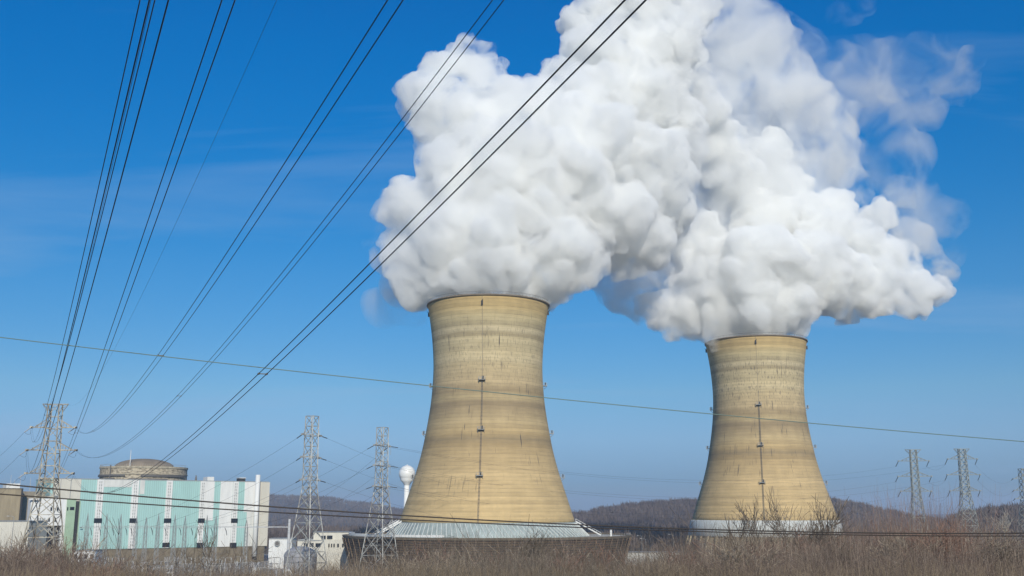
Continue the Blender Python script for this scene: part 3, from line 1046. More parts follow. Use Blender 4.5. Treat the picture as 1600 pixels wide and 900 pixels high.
def string_(root, a, b, r=.17, m='black'):
    """insulator string from a to b (world), child of its pylon"""
    inv = (Matrix.Translation(root.location) @ Matrix.Rotation(root.rotation_euler.z, 4, 'Z')).inverted()
    a, b = inv @ Vector(a), inv @ Vector(b)
    n = 13
    pts = [a.lerp(b, i / (2 * n)) for i in range(2 * n + 1)]
    rs = [.05 if i % 2 == 0 else r for i in range(2 * n + 1)]
    rs = [max(q, r * .55) if 0 < i < 2 * n else .05 for i, q in enumerate(rs)]
    return MB().tube(pts, rs, 7).build('insulator_string', M[m], root, False)


def sag_pts(A, B, sag, n=40, u0=0.0, u1=1.0):
    A, B = Vector(A), Vector(B)
    out = []
    for i in range(n + 1):
        t = u0 + (u1 - u0) * i / n
        p = A.lerp(B, t); p.z -= 4 * sag * t * (1 - t)
        out.append(p)
    return out


def cable(label, A, B, sag, r=.022, m='wire', bundle=0.0, spacers=(), group='overhead power lines', n=60, cat='power line', ext=None):
    pts = sag_pts(A, B, sag, n)
    base = Vector(pts[0])
    d = (Vector(B) - Vector(A)); d.z = 0; d.normalize()
    side = d.cross(Vector((0, 0, 1)))
    root = empty('power_line', base)
    tag(root, label, cat, group)
    offs = (-bundle / 2, bundle / 2) if bundle else (0,)
    for o in offs:
        MB().tube([p - base + side * o for p in pts], r, 6).build('conductor', M[m], root, True)
    for t in spacers:
        p = Vector(A).lerp(Vector(B), t); p.z -= 4 * sag * t * (1 - t); p -= base
        s = MB(); s.bar(p - side * bundle / 2, p + side * bundle / 2, .05)
        for o in offs: s.tube([p + side * o - d * .12, p + side * o + d * .12], r + .035, 8)
        s.build('spacer', M['roofdark'] if bundle else M['grey'], root)
    return root


# pylon at the left, face on to us
p1 = P(88, 632, 312)
PY1 = pylon('tall tan lattice pylon at the left in front of the teal hall', (p1.x - .2, 312, 0), math.radians(4), 55.6, 3.1, 4.0, 34.2, 12.5,
            [(48.9, 6.3), (42.3, 7.0), (35.6, 6.7)], 3.7, M['galvtan'], .21)
A_tip = {}
for z, hs in ((48.9, 6.3), (42.3, 7.0), (35.6, 6.7)):
    for s in (-1, 1):
        A_tip[(z, s)] = world_tip(PY1, s * hs, 0, z)
LN = [('A', (48.9, -1), (30.5, -60, 54.4), 15.4, .45, 'leftmost paired conductor in the sky, from the top left crossarm of the tan pylon', (.235, .49)),
      ('B', (42.3, -1), (30.3, -60, 50.9), 15.6, .45, 'paired conductor crossing close beside the leftmost one in the sky', (.36,)),
      ('C', None, (33.5, -60, 56.3), 3.3, .55, 'widely spaced paired conductor, third from the left, rising steeply to the top edge', (.30, .757)),
      ('E', (48.9, 1), (35.6, -60, 46.5), 10.2, .42, 'paired conductor from the top right crossarm through blue sky left of the steam', (.30, .60)),
      ('F', (42.3, 1), (45.4, -60, 62.1), 15.3, .42, 'paired conductor crossing the left flank of the steam plume', (.52,)),
      ('G', (35.6, 1), (38.7, -60, 46.8), 13.0, .42, 'paired conductor crossing the middle of the steam plume, lowest right of its set', (.42, .685))]
for key, att, B_, sg_, bd, lab, sps in LN:
    A_ = A_tip[att] if att else Vector((-131.7, 311.6, 35.6))
    B_ = Vector(B_)
    d = (B_ - A_).normalized()
    dz = Vector((d.x, d.y, d.z - 4 * sg_ / (B_ - A_).length)).normalized()
    S_ = A_ + dz * 3.4
    string_(PY1, A_, S_, .17)
    cable(lab, S_, B_, sg_ * .98, {'C': .032, 'A': .021}.get(key, .022), 'wire', bd, sps, 'paired conductors from the tan pylon', 90)
for (x, B_, sg_, lab, r) in ((3.7, (35.7, -60, 55.8), 11, 'thin single earth wire rising between the pairs to the top edge', .009), (-3.7, (30.3, -60, 54.0), 13.5, 'thin single earth wire rising beside the leftmost pair', .009)):
    cable(lab, world_tip(PY1, x, 0, 55.7), B_, sg_, r, 'wire', 0, (), 'earth wires', 90)
# jumper loops and the lines leaving to the left
for z, hs in ((48.9, 6.3), (42.3, 7.0), (35.6, 6.7)):
    for s in (-1, 1):
        a = world_tip(PY1, s * hs, 0, z)
        e = a + Vector((-3.0, 2.2, -1.3))
        string_(PY1, a, e, .15, 'porc')
        if s < 0:
            zz_ = {48.9: 33, 42.3: 27, 35.6: 21}[z]
            cable('faint conductor from the %s left crossarm of the tan pylon to the left edge' % {48.9: 'top', 42.3: 'middle', 35.6: 'bottom'}[z],
                  e, (-232, 420, zz_), 6, .03, 'wire', 0, (), 'lines leaving to the left', 30)
        cent = (a + Vector((1.1, -2.6, -.9)), a + Vector((0, .3, -3.0)), e)
        pts = [cent[0] * (1 - t) ** 2 + cent[1] * 2 * t * (1 - t) + cent[2] * t * t for t in [i / 10 for i in range(11)]]
        inv = (Matrix.Translation(PY1.location) @ Matrix.Rotation(PY1.rotation_euler.z, 4, 'Z')).inverted()
        MB().tube([inv @ p for p in pts], .035, 5).build('jumper_wire', M['wire'], PY1)

# two pylons in the middle: arms run almost along our view
p2 = P(491, 650, 350); p3 = P(600, 668, 400)
PY2 = pylon('tall grey lattice pylon between the teal hall and the near cooling tower', (p2.x - .6, 350, 0), math.radians(62), 55.5, 3.0, 3.3, 32.5, 11.0,
            [(49.3, 4.6), (42.0, 4.6), (34.7, 4.6)], 0, M['galv'], .22)
PY3 = pylon('grey lattice pylon in front of the louvered ring beside the water tower', (p3.x - .5, 400, 0), math.radians(62), 55.6, 3.1, 3.4, 33.5, 11.5,
            [(48.8, 4.8), (41.4, 4.8), (33.8, 4.8)], 0, M['galv'], .22)

# substation gantry in front of the turbine hall
GY = 436
GZ = P(250, 823.5, GY).z
ga = P(128, 823, GY); gb = P(452, 823, GY)
GT = empty('substation_gantry', (ga.x, GY, 0))
tag(GT, 'long grey steel substation gantry with a beam and pointed columns before the teal hall', 'gantry')
def gx(px): return P(px, 823, GY).x - ga.x
gbm = MB()
L_ = gx(452)
for yy, z2 in ((-.35, GZ - .35), (.35, GZ - .35), (-.35, GZ + .35), (.35, GZ + .35)):
    gbm.bar((0, yy, z2), (gx(345), yy, z2), .13)
k = 0
x = 0
while x < gx(345):
    gbm.bar((x, -.35, GZ - .35 if k % 2 else GZ + .35), (x + 1.1, -.35, GZ + .35 if k % 2 else GZ - .35), .08)
    x += 1.1; k += 1
gbm.build('beam', M['grey'], GT)
MB().bar((gx(345), 0, GZ), (L_, 0, GZ), .45, .4).build('beam', M['porc'], GT)
for px, pt in ((136, 801), (166, 803), (188, 803), (213, 806), (228, 808), (247, 802), (273, 804), (289, 806), (323, 805), (337, 806), (385, 812)):
    x = gx(px); zt2 = P(px, pt, GY).z
    cgb = MB()
    for i, j in ((-1, -1), (1, -1), (1, 1), (-1, 1)):
        cgb.bar((x + i * .8, j * .8, 0), (x + i * .45, j * .45, GZ), .16)
        cgb.bar((x + i * .45, j * .45, GZ), (x, 0, zt2), .12)
    z = .5; k = 0
    while z < GZ - 1.5:
        w0, w1 = .8 - .35 * z / GZ, .8 - .35 * (z + 1.5) / GZ
        s = 1 if k % 2 else -1
        cgb.bar((x - s * w0, -w0, z), (x + s * w1, -w1, z + 1.5), .09)
        cgb.bar((x - s * w0, w0, z), (x + s * w1, w1, z + 1.5), .09)
        z += 1.5; k += 1
    cgb.build('column', M['grey'], GT)
MB().tube([(gx(452), 0, 0), (gx(452), 0, P(452, 811, GY).z)], [.75, .5], 12).build('column', M['porc'], GT)
for px in (142, 156, 176, 197, 205, 237, 258, 281, 299, 309, 330, 352):
    x = gx(px)
    MB().tube([(x, -.5, GZ - .3), (x + .9, -1.6, GZ - 1.5), (x + 1.4, -2.2, GZ - 3.2)], [.1, .15, .1], 7).build('insulator_string', M['black'], GT)

# conductors between the middle pylons, the gantry and the right hand pylons
def near_string(root, tip, to, ln=3.6, r=.17):
    d = (Vector(to) - Vector(tip)).normalized()
    d.z -= .10
    d.normalize()
    e = Vector(tip) + d * ln
    string_(root, tip, e, r)
    return e


PR = [(pylon, 0)]
p4 = P(1425, 705, 557); p5 = P(1501, 703, 557); p6 = P(1596, 735, 760)
PY4 = pylon('distant lattice pylon with V topped head, leftmost of the right hand group', (p4.x + .5, 557, 0), math.radians(-8), 56.0, 3.0, 3.8, 33, 11,
            [(50.3, 7.6), (42.4, 8.3), (34.8, 7.6)], 4.0, M['galvfar'], .255)
PY5 = pylon('distant lattice pylon with V topped head, standing between two others at the right', (p5.x + .5, 557, 0), math.radians(-4), 56.4, 3.1, 3.9, 34, 12.5,
            [(51.3, 7.4), (43.2, 8.3), (35, 7.6)], 4.0, M['galvfar'], .255)
PY6 = pylon('lattice pylon cut by the right edge of the view', (p6.x + .8, 760, 0), math.radians(10), 54.0, 4.2, 4.8, 32, 12,
            [(47, 8.0), (39, 8.0), (33, 8.0)], 0, M['galvfar'], .28)
lv_n = ('upper', 'middle', 'lower')
z2s, z3s = (49.3, 42.0, 34.7), (48.8, 41.4, 33.8)
z4s, z5s = (50.3, 42.4, 34.8), (51.3, 43.2, 35)
gan_x = (195, 235, 262)
gan2 = (292, 312, 330)
h4 = (7.6, 8.3, 7.6)
for i in range(3):
    # P2 front tips: to the gantry and on towards the right
    t2a = world_tip(PY2, -4.6, 0, z2s[i]); t2b = world_tip(PY2, 4.6, 0, z2s[i])
    t3a = world_tip(PY3, -4.8, 0, z3s[i]); t3b = world_tip(PY3, 4.8, 0, z3s[i])
    ge = Vector((ga.x + gx(gan_x[i]), GY - .4, GZ)); ge2 = Vector((ga.x + gx(gan2[i]), GY - .4, GZ)); ge3 = Vector((ga.x + gx(400 + i * 14), GY - .4, GZ))
    s = near_string(PY2, t2a, ge); cable('conductor dropping from the %s arm of the middle pylon to the gantry' % lv_n[i], s, ge, 2.5, .03, 'wire', 0, (), 'conductors down to the gantry', 30)
    s = near_string(PY3, t3a, ge2); cable('conductor dropping from the %s near arm of the right middle pylon to the gantry' % lv_n[i], s, ge2, 3.5, .03, 'wire', 0, (), 'conductors down to the gantry', 30)
    s = near_string(PY3, t3b, ge3); cable('conductor dropping from the %s far arm of the right middle pylon to the gantry' % lv_n[i], s, ge3, 4, .03, 'wire', 0, (), 'conductors down to the gantry', 30)
    t4 = world_tip(PY4, -h4[i], 0, z4s[i]); t5 = world_tip(PY5, -h4[i], 0, z5s[i])
    e4 = t4 + Vector((-1.7, 0, -2.9)); e5 = t5 + Vector((-1.5, 0, -2.9))
    string_(PY4, t4, e4, .22); string_(PY5, t5, e5, .22)
    for tt, py_, rr in ((world_tip(PY4, h4[i], 0, z4s[i]), PY4, 1), (world_tip(PY5, h4[i], 0, z5s[i]), PY5, 1)):
        string_(py_, tt, tt + Vector((-1.5, 0, -3.0)), .22)
    s = near_string(PY3, t3b, e4); cable('long faint conductor from the %s far arm past the towers to distant pylons' % lv_n[i], s, e4, 9.5, .028, 'wire', 0, (), 'long conductors across the cooling towers', 60)
    s = near_string(PY3, t3a, e5); cable('long faint conductor from the %s near arm past the towers to distant pylons' % lv_n[i], s, e5, 11.5, .028, 'wire', 0, (), 'long conductors across the cooling towers', 60)
    tq = world_tip(PY2, 4.6, 0, z2s[i])
    e = Vector((95, 640, 26 - i * 3.5)); s = near_string(PY2, tq, e); cable('faint conductor from the %s arm of the middle pylon passing behind the next pylon' % lv_n[i], s, e, 12, .026, 'wire', 0, (), 'conductors behind the near cooling tower', 50)
    r4 = world_tip(PY4, h4[i], 0, z4s[i]) + Vector((-1.5, 0, -3)); r5 = world_tip(PY5, h4[i], 0, z5s[i]) + Vector((-1.5, 0, -3))
    l6 = world_tip(PY6, -8, 0, (47, 39, 33)[i])
    string_(PY6, l6, l6 + Vector((-2.2, -1.2, -1.2)), .22)
    cable('faint conductor between the two distant V topped pylons, %s arm' % lv_n[i], r4, e5, 2.2, .03, 'wire', 0, (), 'conductors among the right hand pylons', 20)
    cable('faint conductor from the V topped pylon to the edge pylon, %s arm' % lv_n[i], r5, l6 + Vector((-2.2, -1.2, -1.2)), 5, .034, 'wire', 0, (), 'conductors among the right hand pylons', 30)
    # idle jumper hangers under the near arms
    for tt, pr in ((t2a, PY2), (t3a, PY3), (t3b, PY3)):
        string_(pr, tt + Vector((.5, 0, -.1)), tt + Vector((.5, 0, -3.2)), .07, 'grey')

# near cables: green grey messenger and the two dark roadside lines
def through(pa, Ya, pb, Yb, grow, sag):
    """end points, beyond both edges of the view, of a sagging cable through two seen points"""
    a, b_ = P(*pa, Ya), P(*pb, Yb)
    d = b_ - a
    t = grow / (1 + 2 * grow)
    lift = Vector((0, 0, 4 * sag * t * (1 - t)))
    return a - d * grow + lift, b_ + d * grow + lift
a, b_ = through((0, 527), 60, (1600, 690), 66, .35, .84)
cable('single green grey cable running right across the whole view', a, b_, .84, .027, 'gwire', 0, (), 'roadside cables', 60, 'cable')
a, b_ = through((0, 756), 17, (1600, 833), 21, .5, .9)
cable('upper of two dark cables slung low across the whole view', a, b_, .9, .013, 'bwire', 0, (), 'roadside cables', 60, 'cable')
a, b_ = through((0, 772), 17.5, (1600, 837.5), 24, .5, .72)
cable('lower of two dark cables slung low across the whole view', a, b_, .72, .012, 'bwire', 0, (), 'roadside cables', 60, 'cable')

# ------------------------------------------------------------------ switchyard clutter
def switch_stand():
    r = empty('disconnect_switch', (0, 0, 0))
    f = MB()
    for x in (-1.9, 1.9):
        f.bar((x, 0, 0), (x, 0, 5.2), .28)
        f.bar((x, 0, 3.6), (x * .45, 0, 5.1), .13)
    f.bar((-2.6, 0, 5.2), (2.6, 0, 5.2), .3)
    f.bar((-1.9, 0, 1.2), (1.9, 0, 4.6), .12); f.bar((1.9, 0, 1.2), (-1.9, 0, 4.6), .12)
    f.build('stand', M['galv'], r)
    for x in (-2.2, 0, 2.2):
        pts = [Vector((x, 0, 5.35 + .14 * i)) for i in range(15)]
        MB().tube(pts, [.22 if i % 2 else .11 for i in range(15)], 8).build('insulator', M['porc'], r)
    MB().bar((-2.3, 0, 7.4), (2.3, 0, 7.4), .12).build('blade', M['galv'], r)
    return r


def breaker():
    r = empty('circuit_breaker', (0, 0, 0))
    b = MB().box(-1.6, 1.6, -.8, .8, .9, 3.1)
    for x in (-1.2, 1.2): b.box(x - .15, x + .15, -.5, .5, 0, .9)
    b.build('tank', M['white'], r)
    MB().box(-.6, .6, -1.3, -.82, .8, 2.6).build('cabinet', M['grey'], r)
    for x in (-1.1, 0, 1.1):
        for s in (-1, 1):
            pts = [Vector((x * 1.0, s * (.3 + .09 * i), 3.1 + .19 * i)) for i in range(13)]
            MB().tube(pts, [.24 if i % 2 else .12 for i in range(13)], 8).build('bushing', M['porc'], r)
    return r


sw0, br0 = switch_stand(), breaker()
used = [0, 0]
rg = random.Random(31)
cols_ = ('near the left lattice pylon', 'below the left part of the teal wall', 'below the middle of the teal wall', 'below the right end of the teal hall', 'beside the domed grey tank')
def where(px):
    return cols_[0] if px < 130 else cols_[1] if px < 210 else cols_[2] if px < 320 else cols_[3] if px < 430 else cols_[4]
for i in range(40):
    px = 60 + 425 * ((i * .618034) % 1)
    Y = rg.choice((372, 386, 400, 414, 424))
    q = P(px, 880, Y)
    if abs(q.x - tp.x) < 8 and Y > 418: continue
    kind = 0 if rg.random() < .68 else 1
    src = (sw0, br0)[kind]
    o = src if not used[kind] else copy_tree(src)
    used[kind] = 1
    o.location = (q.x, Y, 0)
    o.rotation_euler = (0, 0, rg.choice((0, 0, 1.57)) + rg.uniform(-.05, .05))
    if kind == 0: tag(o, 'grey switch stand with ribbed insulators %s' % where(px), 'switchgear', 'switchyard disconnect switches %s' % where(px))
    else: tag(o, 'white breaker tank with slanting bushings %s' % where(px), 'switchgear', 'switchyard circuit breakers %s' % where(px))
TRL = empty('control_trailer', (P(132, 870, 395).x, 395, 0))
tag(TRL, 'white control trailer with dark windows in the switchyard', 'trailer')
px_box(TRL, 112, 152, 861, 884, 395, 5, M['white'], 'body')
px_box(TRL, 111.5, 152.5, 860, 860.9, 394.7, 5.6, M['grey'], 'roof')
for a in (116, 124, 132, 141): px_box(TRL, a, a + 4.5, 866, 873, 394.8, .5, M['glass'], 'window')
rg = random.Random(8)
for i, (px, Y, top) in enumerate(((1009, 470, 843), (18, 380, 808), (1003, 560, 838), (1052, 590, 836))):
    q = P(px, 850, Y)
    lp = empty('street_lamp', (q.x, Y, 0))
    tag(lp, ('slim grey lamp post right of the louvered ring', 'thin dark lamp post before the low cream building', 'shorter far lamp post beside the white shed', 'far lamp post near the foot of the distant tower')[i], 'street lamp', 'yard lamp posts')
    zt2 = P(px, top, Y).z
    MB().tube([(0, 0, 0), (0, 0, zt2)], [.16, .09], 8).build('pole', M['grey'], lp)
    MB().tube([(0, 0, zt2), (-.8, 0, zt2 + .35), (-1.8, 0, zt2 + .4)], .06, 6).build('arm', M['grey'], lp)
    MB().box(-2.5, -1.7, -.18, .18, zt2 + .28, zt2 + .45).build('lamp_head', M['porc'], lp)
# ------------------------------------------------------------------ bare scrub
class Twigs:
    def __init__(s):
        s.a, s.b, s.ra, s.rb = [], [], [], []

    def seg(s, a, b, ra, rb):
        s.a.append(tuple(a)); s.b.append(tuple(b)); s.ra.append(ra); s.rb.append(rb)

    def arrays(s):
        return np.array(s.a), np.array(s.b), np.array(s.ra), np.array(s.rb)


def twig_verts(A, B, ra, rb, k=3):
    d = B - A
    d /= np.linalg.norm(d, axis=1)[:, None] + 1e-9
    ref = np.where(np.abs(d[:, 2:3]) > .9, np.array([[1., 0, 0]]), np.array([[0, 0, 1.]]))
    u = np.cross(d, ref); u /= np.linalg.norm(u, axis=1)[:, None] + 1e-9
    v = np.cross(d, u)
    V = np.empty((len(A), 2 * k, 3))
    for j in range(k):
        c, s = math.cos(2 * math.pi * j / k), math.sin(2 * math.pi * j / k)
        o = u * c + v * s
        V[:, j] = A + o * ra[:, None]
        V[:, k + j] = B + o * rb[:, None]
    return V


def twig_mesh(name, V, m, k=3):
    n = len(V)
    me = bpy.data.meshes.new(name)
    me.vertices.add(n * 2 * k); me.vertices.foreach_set('co', V.reshape(-1))
    base = (np.arange(n) * 2 * k)[:, None]
    q = []
    for j in range(k):
        q.append(np.stack([np.full(n, j), np.full(n, (j + 1) % k), np.full(n, k + (j + 1) % k), np.full(n, k + j)], 1) + base)
    q = np.stack(q, 1).reshape(-1).astype(np.int32)
    me.loops.add(len(q)); me.loops.foreach_set('vertex_index', q)
    me.polygons.add(len(q) // 4); me.polygons.foreach_set('loop_start', np.arange(0, len(q), 4, dtype=np.int32))
    me.update(calc_edges=True)
    me.materials.append(m)
    return me


def grow(T, rg, p, d, L, r, depth, spread=.55, up=.12, kids=(2, 4), bend=.16):
    """one branch of a few bent pieces with side branches"""
    n = 4 if depth > 1 else 3
    q = Vector(p); d = Vector(d).normalized()
    pr = r
    nodes = []
    for i in range(n):
        d = (d + Vector((rg.uniform(-bend, bend), rg.uniform(-bend, bend), rg.uniform(-bend, bend) + up * .5))).normalized()
        e = q + d * (L / n)
        nr = r * (1 - (i + 1) / n * .62)
        T.seg(q, e, pr, nr)
        q = e; pr = nr
        nodes.append((Vector(q), Vector(d), nr))
    if depth <= 0: return
    for i, (q, d, nr) in enumerate(nodes):
        if i == 0 and depth > 1 and n > 3: continue
        for _ in range(rg.randint(*kids) if i < n - 1 else rg.randint(2, 3)):
            ax = Vector((rg.gauss(0, 1), rg.gauss(0, 1), rg.gauss(0, .7)))
            nd = (d + ax.normalized() * spread * rg.uniform(.7, 1.5) + Vector((0, 0, up))).normalized()
            grow(T, rg, q, nd, L * rg.uniform(.45, .75), nr * rg.uniform(.6, .8), depth - 1, spread, up, kids, bend)


def bush_variant(seed, kind):
    rg = random.Random(seed)
    T = Twigs()
    if kind == 'scrub':
        for _ in range(11):
            a = rg.uniform(0, 6.283); tl = rg.uniform(.1, 1.15)
            grow(T, rg, (rg.uniform(-.25, .25), rg.uniform(-.25, .25), 0), (math.cos(a) * tl, math.sin(a) * tl, 1), rg.uniform(.34, .6), rg.uniform(.011, .022), 2, .85, .02, (1, 3), .30)
    elif kind == 'spiky':
        for _ in range(13):
            a = rg.uniform(0, 6.283); tl = rg.uniform(.05, .3)
            grow(T, rg, (rg.uniform(-.3, .3), rg.uniform(-.3, .3), 0), (math.cos(a) * tl, math.sin(a) * tl, 1), rg.uniform(.6, .95), rg.uniform(.008, .015), 1, .42, .22, (2, 4), .09)
    elif kind == 'grass':
        for _ in range(140):
            a = rg.uniform(0, 6.283); tl = rg.uniform(.05, .8); q = Vector((rg.uniform(-.6, .6), rg.uniform(-.6, .6), 0))
            l = rg.uniform(.4, 1)
            e = q + Vector((math.cos(a) * tl * .5, math.sin(a) * tl * .5, l))
            T.seg(q, e, .006, .002)
    A, B, ra, rb = T.arrays()
    k = 1 / max(A[:, 2].max(), B[:, 2].max())
    return A * k, B * k, ra, rb


VAR = {k: [bush_variant(100 * j + i, k) for i in range(n)] for j, (k, n) in enumerate((('scrub', 10), ('spiky', 6), ('grass', 4)))}


def place(var, loc, H, wide, rot, thick):
    A, B, ra, rb = var
    c, s = math.cos(rot), math.sin(rot)
    R = np.array([[c * wide, -s * wide, 0], [s * wide, c * wide, 0], [0, 0, H]])
    return twig_verts(A @ R.T + loc, B @ R.T + loc, ra * thick, rb * thick)


def thicket(name, label, bands, seed, m, mixk, cat='brush'):
    """bands: (px0, px1, Y0, Y1, count, top pixel function, jitter)"""
    rg = random.Random(seed)
    V = []
    for (x0, x1, Y0, Y1, n, topf, jit) in bands:
        for _ in range(n):
            px = rg.uniform(x0, x1); Y = Y0 + (Y1 - Y0) * rg.random() ** .8
            top = topf(px) + rg.gauss(0, jit) - 7 * math.sin(px * .031 + Y) * math.sin(px * .083)
            q = P(px, top, Y); g = bank_z(Y) - .15
            H = max(.9, (q.z - g) * 1.12)
            k = rg.choices([a for a, _w in mixk], [w for _a, w in mixk])[0]
            wide = H * rg.uniform(.9, 1.5) if k != 'spiky' else H * .7
            V.append(place(rg.choice(VAR[k]), np.array([q.x, Y, g]), H, wide, rg.uniform(0, 6.28), min(1.6, .6 + Y / 60) * rg.uniform(.8, 1.3)))
    me = twig_mesh(name, np.concatenate(V), m)
    o = bpy.data.objects.new(name, me)
    C.objects.link(o)
    tag(o, label, cat, None, 'stuff')
    return o


def lerp_pts(pts):
    def f(x):
        if x <= pts[0][0]: return pts[0][1]
        for (a, ya), (b, yb) in zip(pts, pts[1:]):
            if x <= b: return ya + (yb - ya) * (x - a) / (b - a)
        return pts[-1][1]
    return f


topL = lerp_pts([(-100, 832), (60, 842), (130, 868), (200, 880), (400, 880), (520, 880), (620, 868)])
topM = lerp_pts([(560, 878), (640, 858), (760, 848), (900, 850), (980, 860), (1060, 848), (1120, 842)])
topR = lerp_pts([(1020, 862), (1110, 842), (1180, 832), (1260, 828), (1330, 822), (1400, 808), (1500, 812), (1560, 838), (1700, 832)])
lowL = lambda x: topL(x) + 16
thicket('scrub_thicket', 'grey brown leafless scrub filling the lower left foreground', [(-60, 600, 48, 85, 260, topL, 6), (-60, 600, 30, 48, 300, lambda x: topL(x) + 12, 7), (-60, 600, 22, 32, 200, lambda x: topL(x) + 26, 5)], 5, M['twig'], (('scrub', 5), ('spiky', 1)))
thicket('scrub_thicket', 'brown leafless scrub in front of the louvered ring at bottom centre', [(540, 1120, 48, 85, 270, topM, 6), (540, 1120, 30, 48, 280, lambda x: topM(x) + 12, 7), (540, 1120, 22, 32, 190, lambda x: topM(x) + 24, 5)], 6, M['twigdark'], (('scrub', 5), ('spiky', 1)))
thicket('scrub_thicket', 'dense brown leafless scrub filling the lower right foreground', [(1040, 1680, 48, 90, 340, topR, 8), (1040, 1680, 30, 48, 330, lambda x: topR(x) + 16, 10), (1040, 1680, 22, 32, 230, lambda x: topR(x) + 34, 7)], 7, M['twig'], (('scrub', 4), ('spiky', 2)))
thicket('scrub_thicket', 'red brown upright shoots standing above the scrub below the right hand pylons', [(1370, 1530, 40, 60, 34, lambda x: 800 + abs(x - 1440) * .08, 9)], 9, M['twigred'], (('spiky', 1),))
thicket('dry_grass', 'straw coloured dry grass along the bottom of the bank', [(-60, 1680, 20, 26, 170, lambda x: 905 - max(0, x - 1000) * .012, 4)], 10, M['straw'], (('grass', 1),), 'grass')


def bare_tree(label, px, topy, Y, seed, m='twigdark', spread=.55, lean=0.0, depth=3, r0=.05, kids=(1, 3), trunks=1, group='bare trees above the scrub', cat='tree', width=1.0, z0=None):
    rg = random.Random(seed)
    q = P(px, topy, Y); g = (bank_z(Y) if z0 is None else z0) - .1
    H = q.z - g
    Tt, Tc = Twigs(), Twigs()
    spread *= 1.25
    for _t in range(trunks):
        d = Vector((lean + (rg.uniform(-.25, .25) if trunks > 1 else 0), rg.uniform(-.1, .1), 1)).normalized()
        p = Vector((0, 0, 0)); r = r0 * H / 5 * (.8 if trunks == 1 else .55)
        for i in range(6):
            d = (d + Vector((rg.uniform(-.1, .1), rg.uniform(-.1, .1), .08))).normalized()
            e = p + d * H * .1
            nr = r * .88
            Tt.seg(p, e, r, nr)
            if i >= 1:
                for _ in range(rg.randint(*kids)):
                    ax = Vector((rg.gauss(0, 1) * width, rg.gauss(0, 1) * width, rg.gauss(0, .4))).normalized()
                    grow(Tc, rg, e, d * .6 + ax * spread * 1.5, H * rg.uniform(.34, .6), nr * .6, depth - 1, spread * 1.1, .02, kids, .2)
            p = e; r = nr
        grow(Tc, rg, p, d, H * .36, r, depth, spread * .8, .14, kids, .12)
    A, B, ra, rb = Tc.arrays()
    mz = max(A[:, 2].max(), B[:, 2].max())
    k = H / mz
    root = empty('bare_shrub' if cat == 'shrub' else 'bare_tree', (q.x, Y, g))
    root['height'] = H
    tag(root, label, cat, group)
    for nm, T_, mi in (('trunk', Tt, .03), ('crown', Tc, .0082)):
        A, B, ra, rb = T_.arrays()
        me = twig_mesh(nm, twig_verts(A * k, B * k, np.maximum(ra * k, mi * Y / 45), np.maximum(rb * k, mi * .7 * Y / 45), 4), M[m], 4)
        o = bpy.data.objects.new(nm, me); C.objects.link(o); o.parent = root
    return root


bare_tree('bare forked tree rising before the left part of the teal hall', 186, 796, 52, 11, 'twigdark', .6, .05, 3, .045, (1, 2))
bare_tree('small leafless tree left of the teal hall windows strip', 158, 830, 46, 12, 'twig', .6, -.05, 2)
bare_tree('wide branched bare tree before the middle of the teal hall', 262, 822, 48, 13, 'twigdark', .75, .1, 3, .045, (1, 2))
bare_tree('tall bare tree with crossing limbs before the right end of the teal hall', 352, 812, 46, 14, 'twigdark', .7, -.08, 3, .045, (1, 2))
bare_tree('low twiggy tree under the left lattice pylon', 62, 826, 50, 15, 'twig', .6, 0, 3, .04, (1, 2), 2)
bare_tree('bare shrub at the far left edge', 14, 836, 44, 16, 'twig', .6, .05, 3, .04, (1, 2), 3)
bare_tree('bare shrub right of the left lattice pylon', 118, 842, 42, 17, 'twig', .6, .1, 2, .04, (1, 3), 3)
bare_tree('round crowned bare tree before the foot of the near cooling tower', 852, 802, 62, 18, 'twigdark', .62, 0, 3, .05, (2, 3))
bare_tree('small bare sapling left of the round crowned tree', 782, 826, 58, 19, 'twig', .6, .05, 2, .04, (1, 3), 2)
bare_tree('thin bare sapling before the left part of the louvered ring', 690, 836, 56, 20, 'twig', .6, 0, 2, .04, (2, 3), 3)
bare_tree('bare sapling right of the round crowned tree', 915, 832, 58, 21, 'twig', .6, 0, 2, .04, (2, 3), 2)
bare_tree('tall spreading bare tree before the left foot of the far cooling tower', 1150, 770, 56, 22, 'twigdark', .6, -.08, 3, .045, (1, 3), 2)
bare_tree('tallest bare tree before the middle of the far cooling tower', 1212, 758, 54, 23, 'twigdark', .6, .04, 3, .045, (1, 3), 2)
bare_tree('bare tree before the right foot of the far cooling tower', 1268, 782, 56, 24, 'twigdark', .6, .1, 3, .045, (1, 3), 2)
bare_tree('low bare tree between the cooling towers', 1062, 828, 60, 25, 'twig', .6, 0, 3, .045, (1, 3), 2)
bare_tree('bare shrub right of the far cooling tower', 1330, 812, 58, 26, 'twig', .6, 0, 3, .04, (1, 3), 3)
bare_tree('upright reddish bare shrub under the leftmost right hand pylon', 1398, 786, 52, 27, 'twigred', .4, 0, 2, .035, (2, 3), 4)
bare_tree('tall thin reddish shrub under the second right hand pylon', 1478, 784, 52, 28, 'twigred', .4, .03, 2, .035, (2, 3), 4)
bare_tree('pale barked leaning tree at the right edge', 1572, 792, 330, 29, 'birch', .5, -.12, 3, .05, (1, 2))
bare_tree('second pale barked tree, rightmost in view', 1590, 796, 340, 30, 'birch', .5, .06, 3, .05, (1, 2))
bare_tree('leafless yard tree left of the far cooling tower', 1085, 838, 430, 31, 'wood', .6, 0, 3, .06, (2, 3))
bare_tree('leafless yard tree behind the white shed', 1030, 836, 540, 32, 'wood', .6, 0, 3, .06, (2, 3))


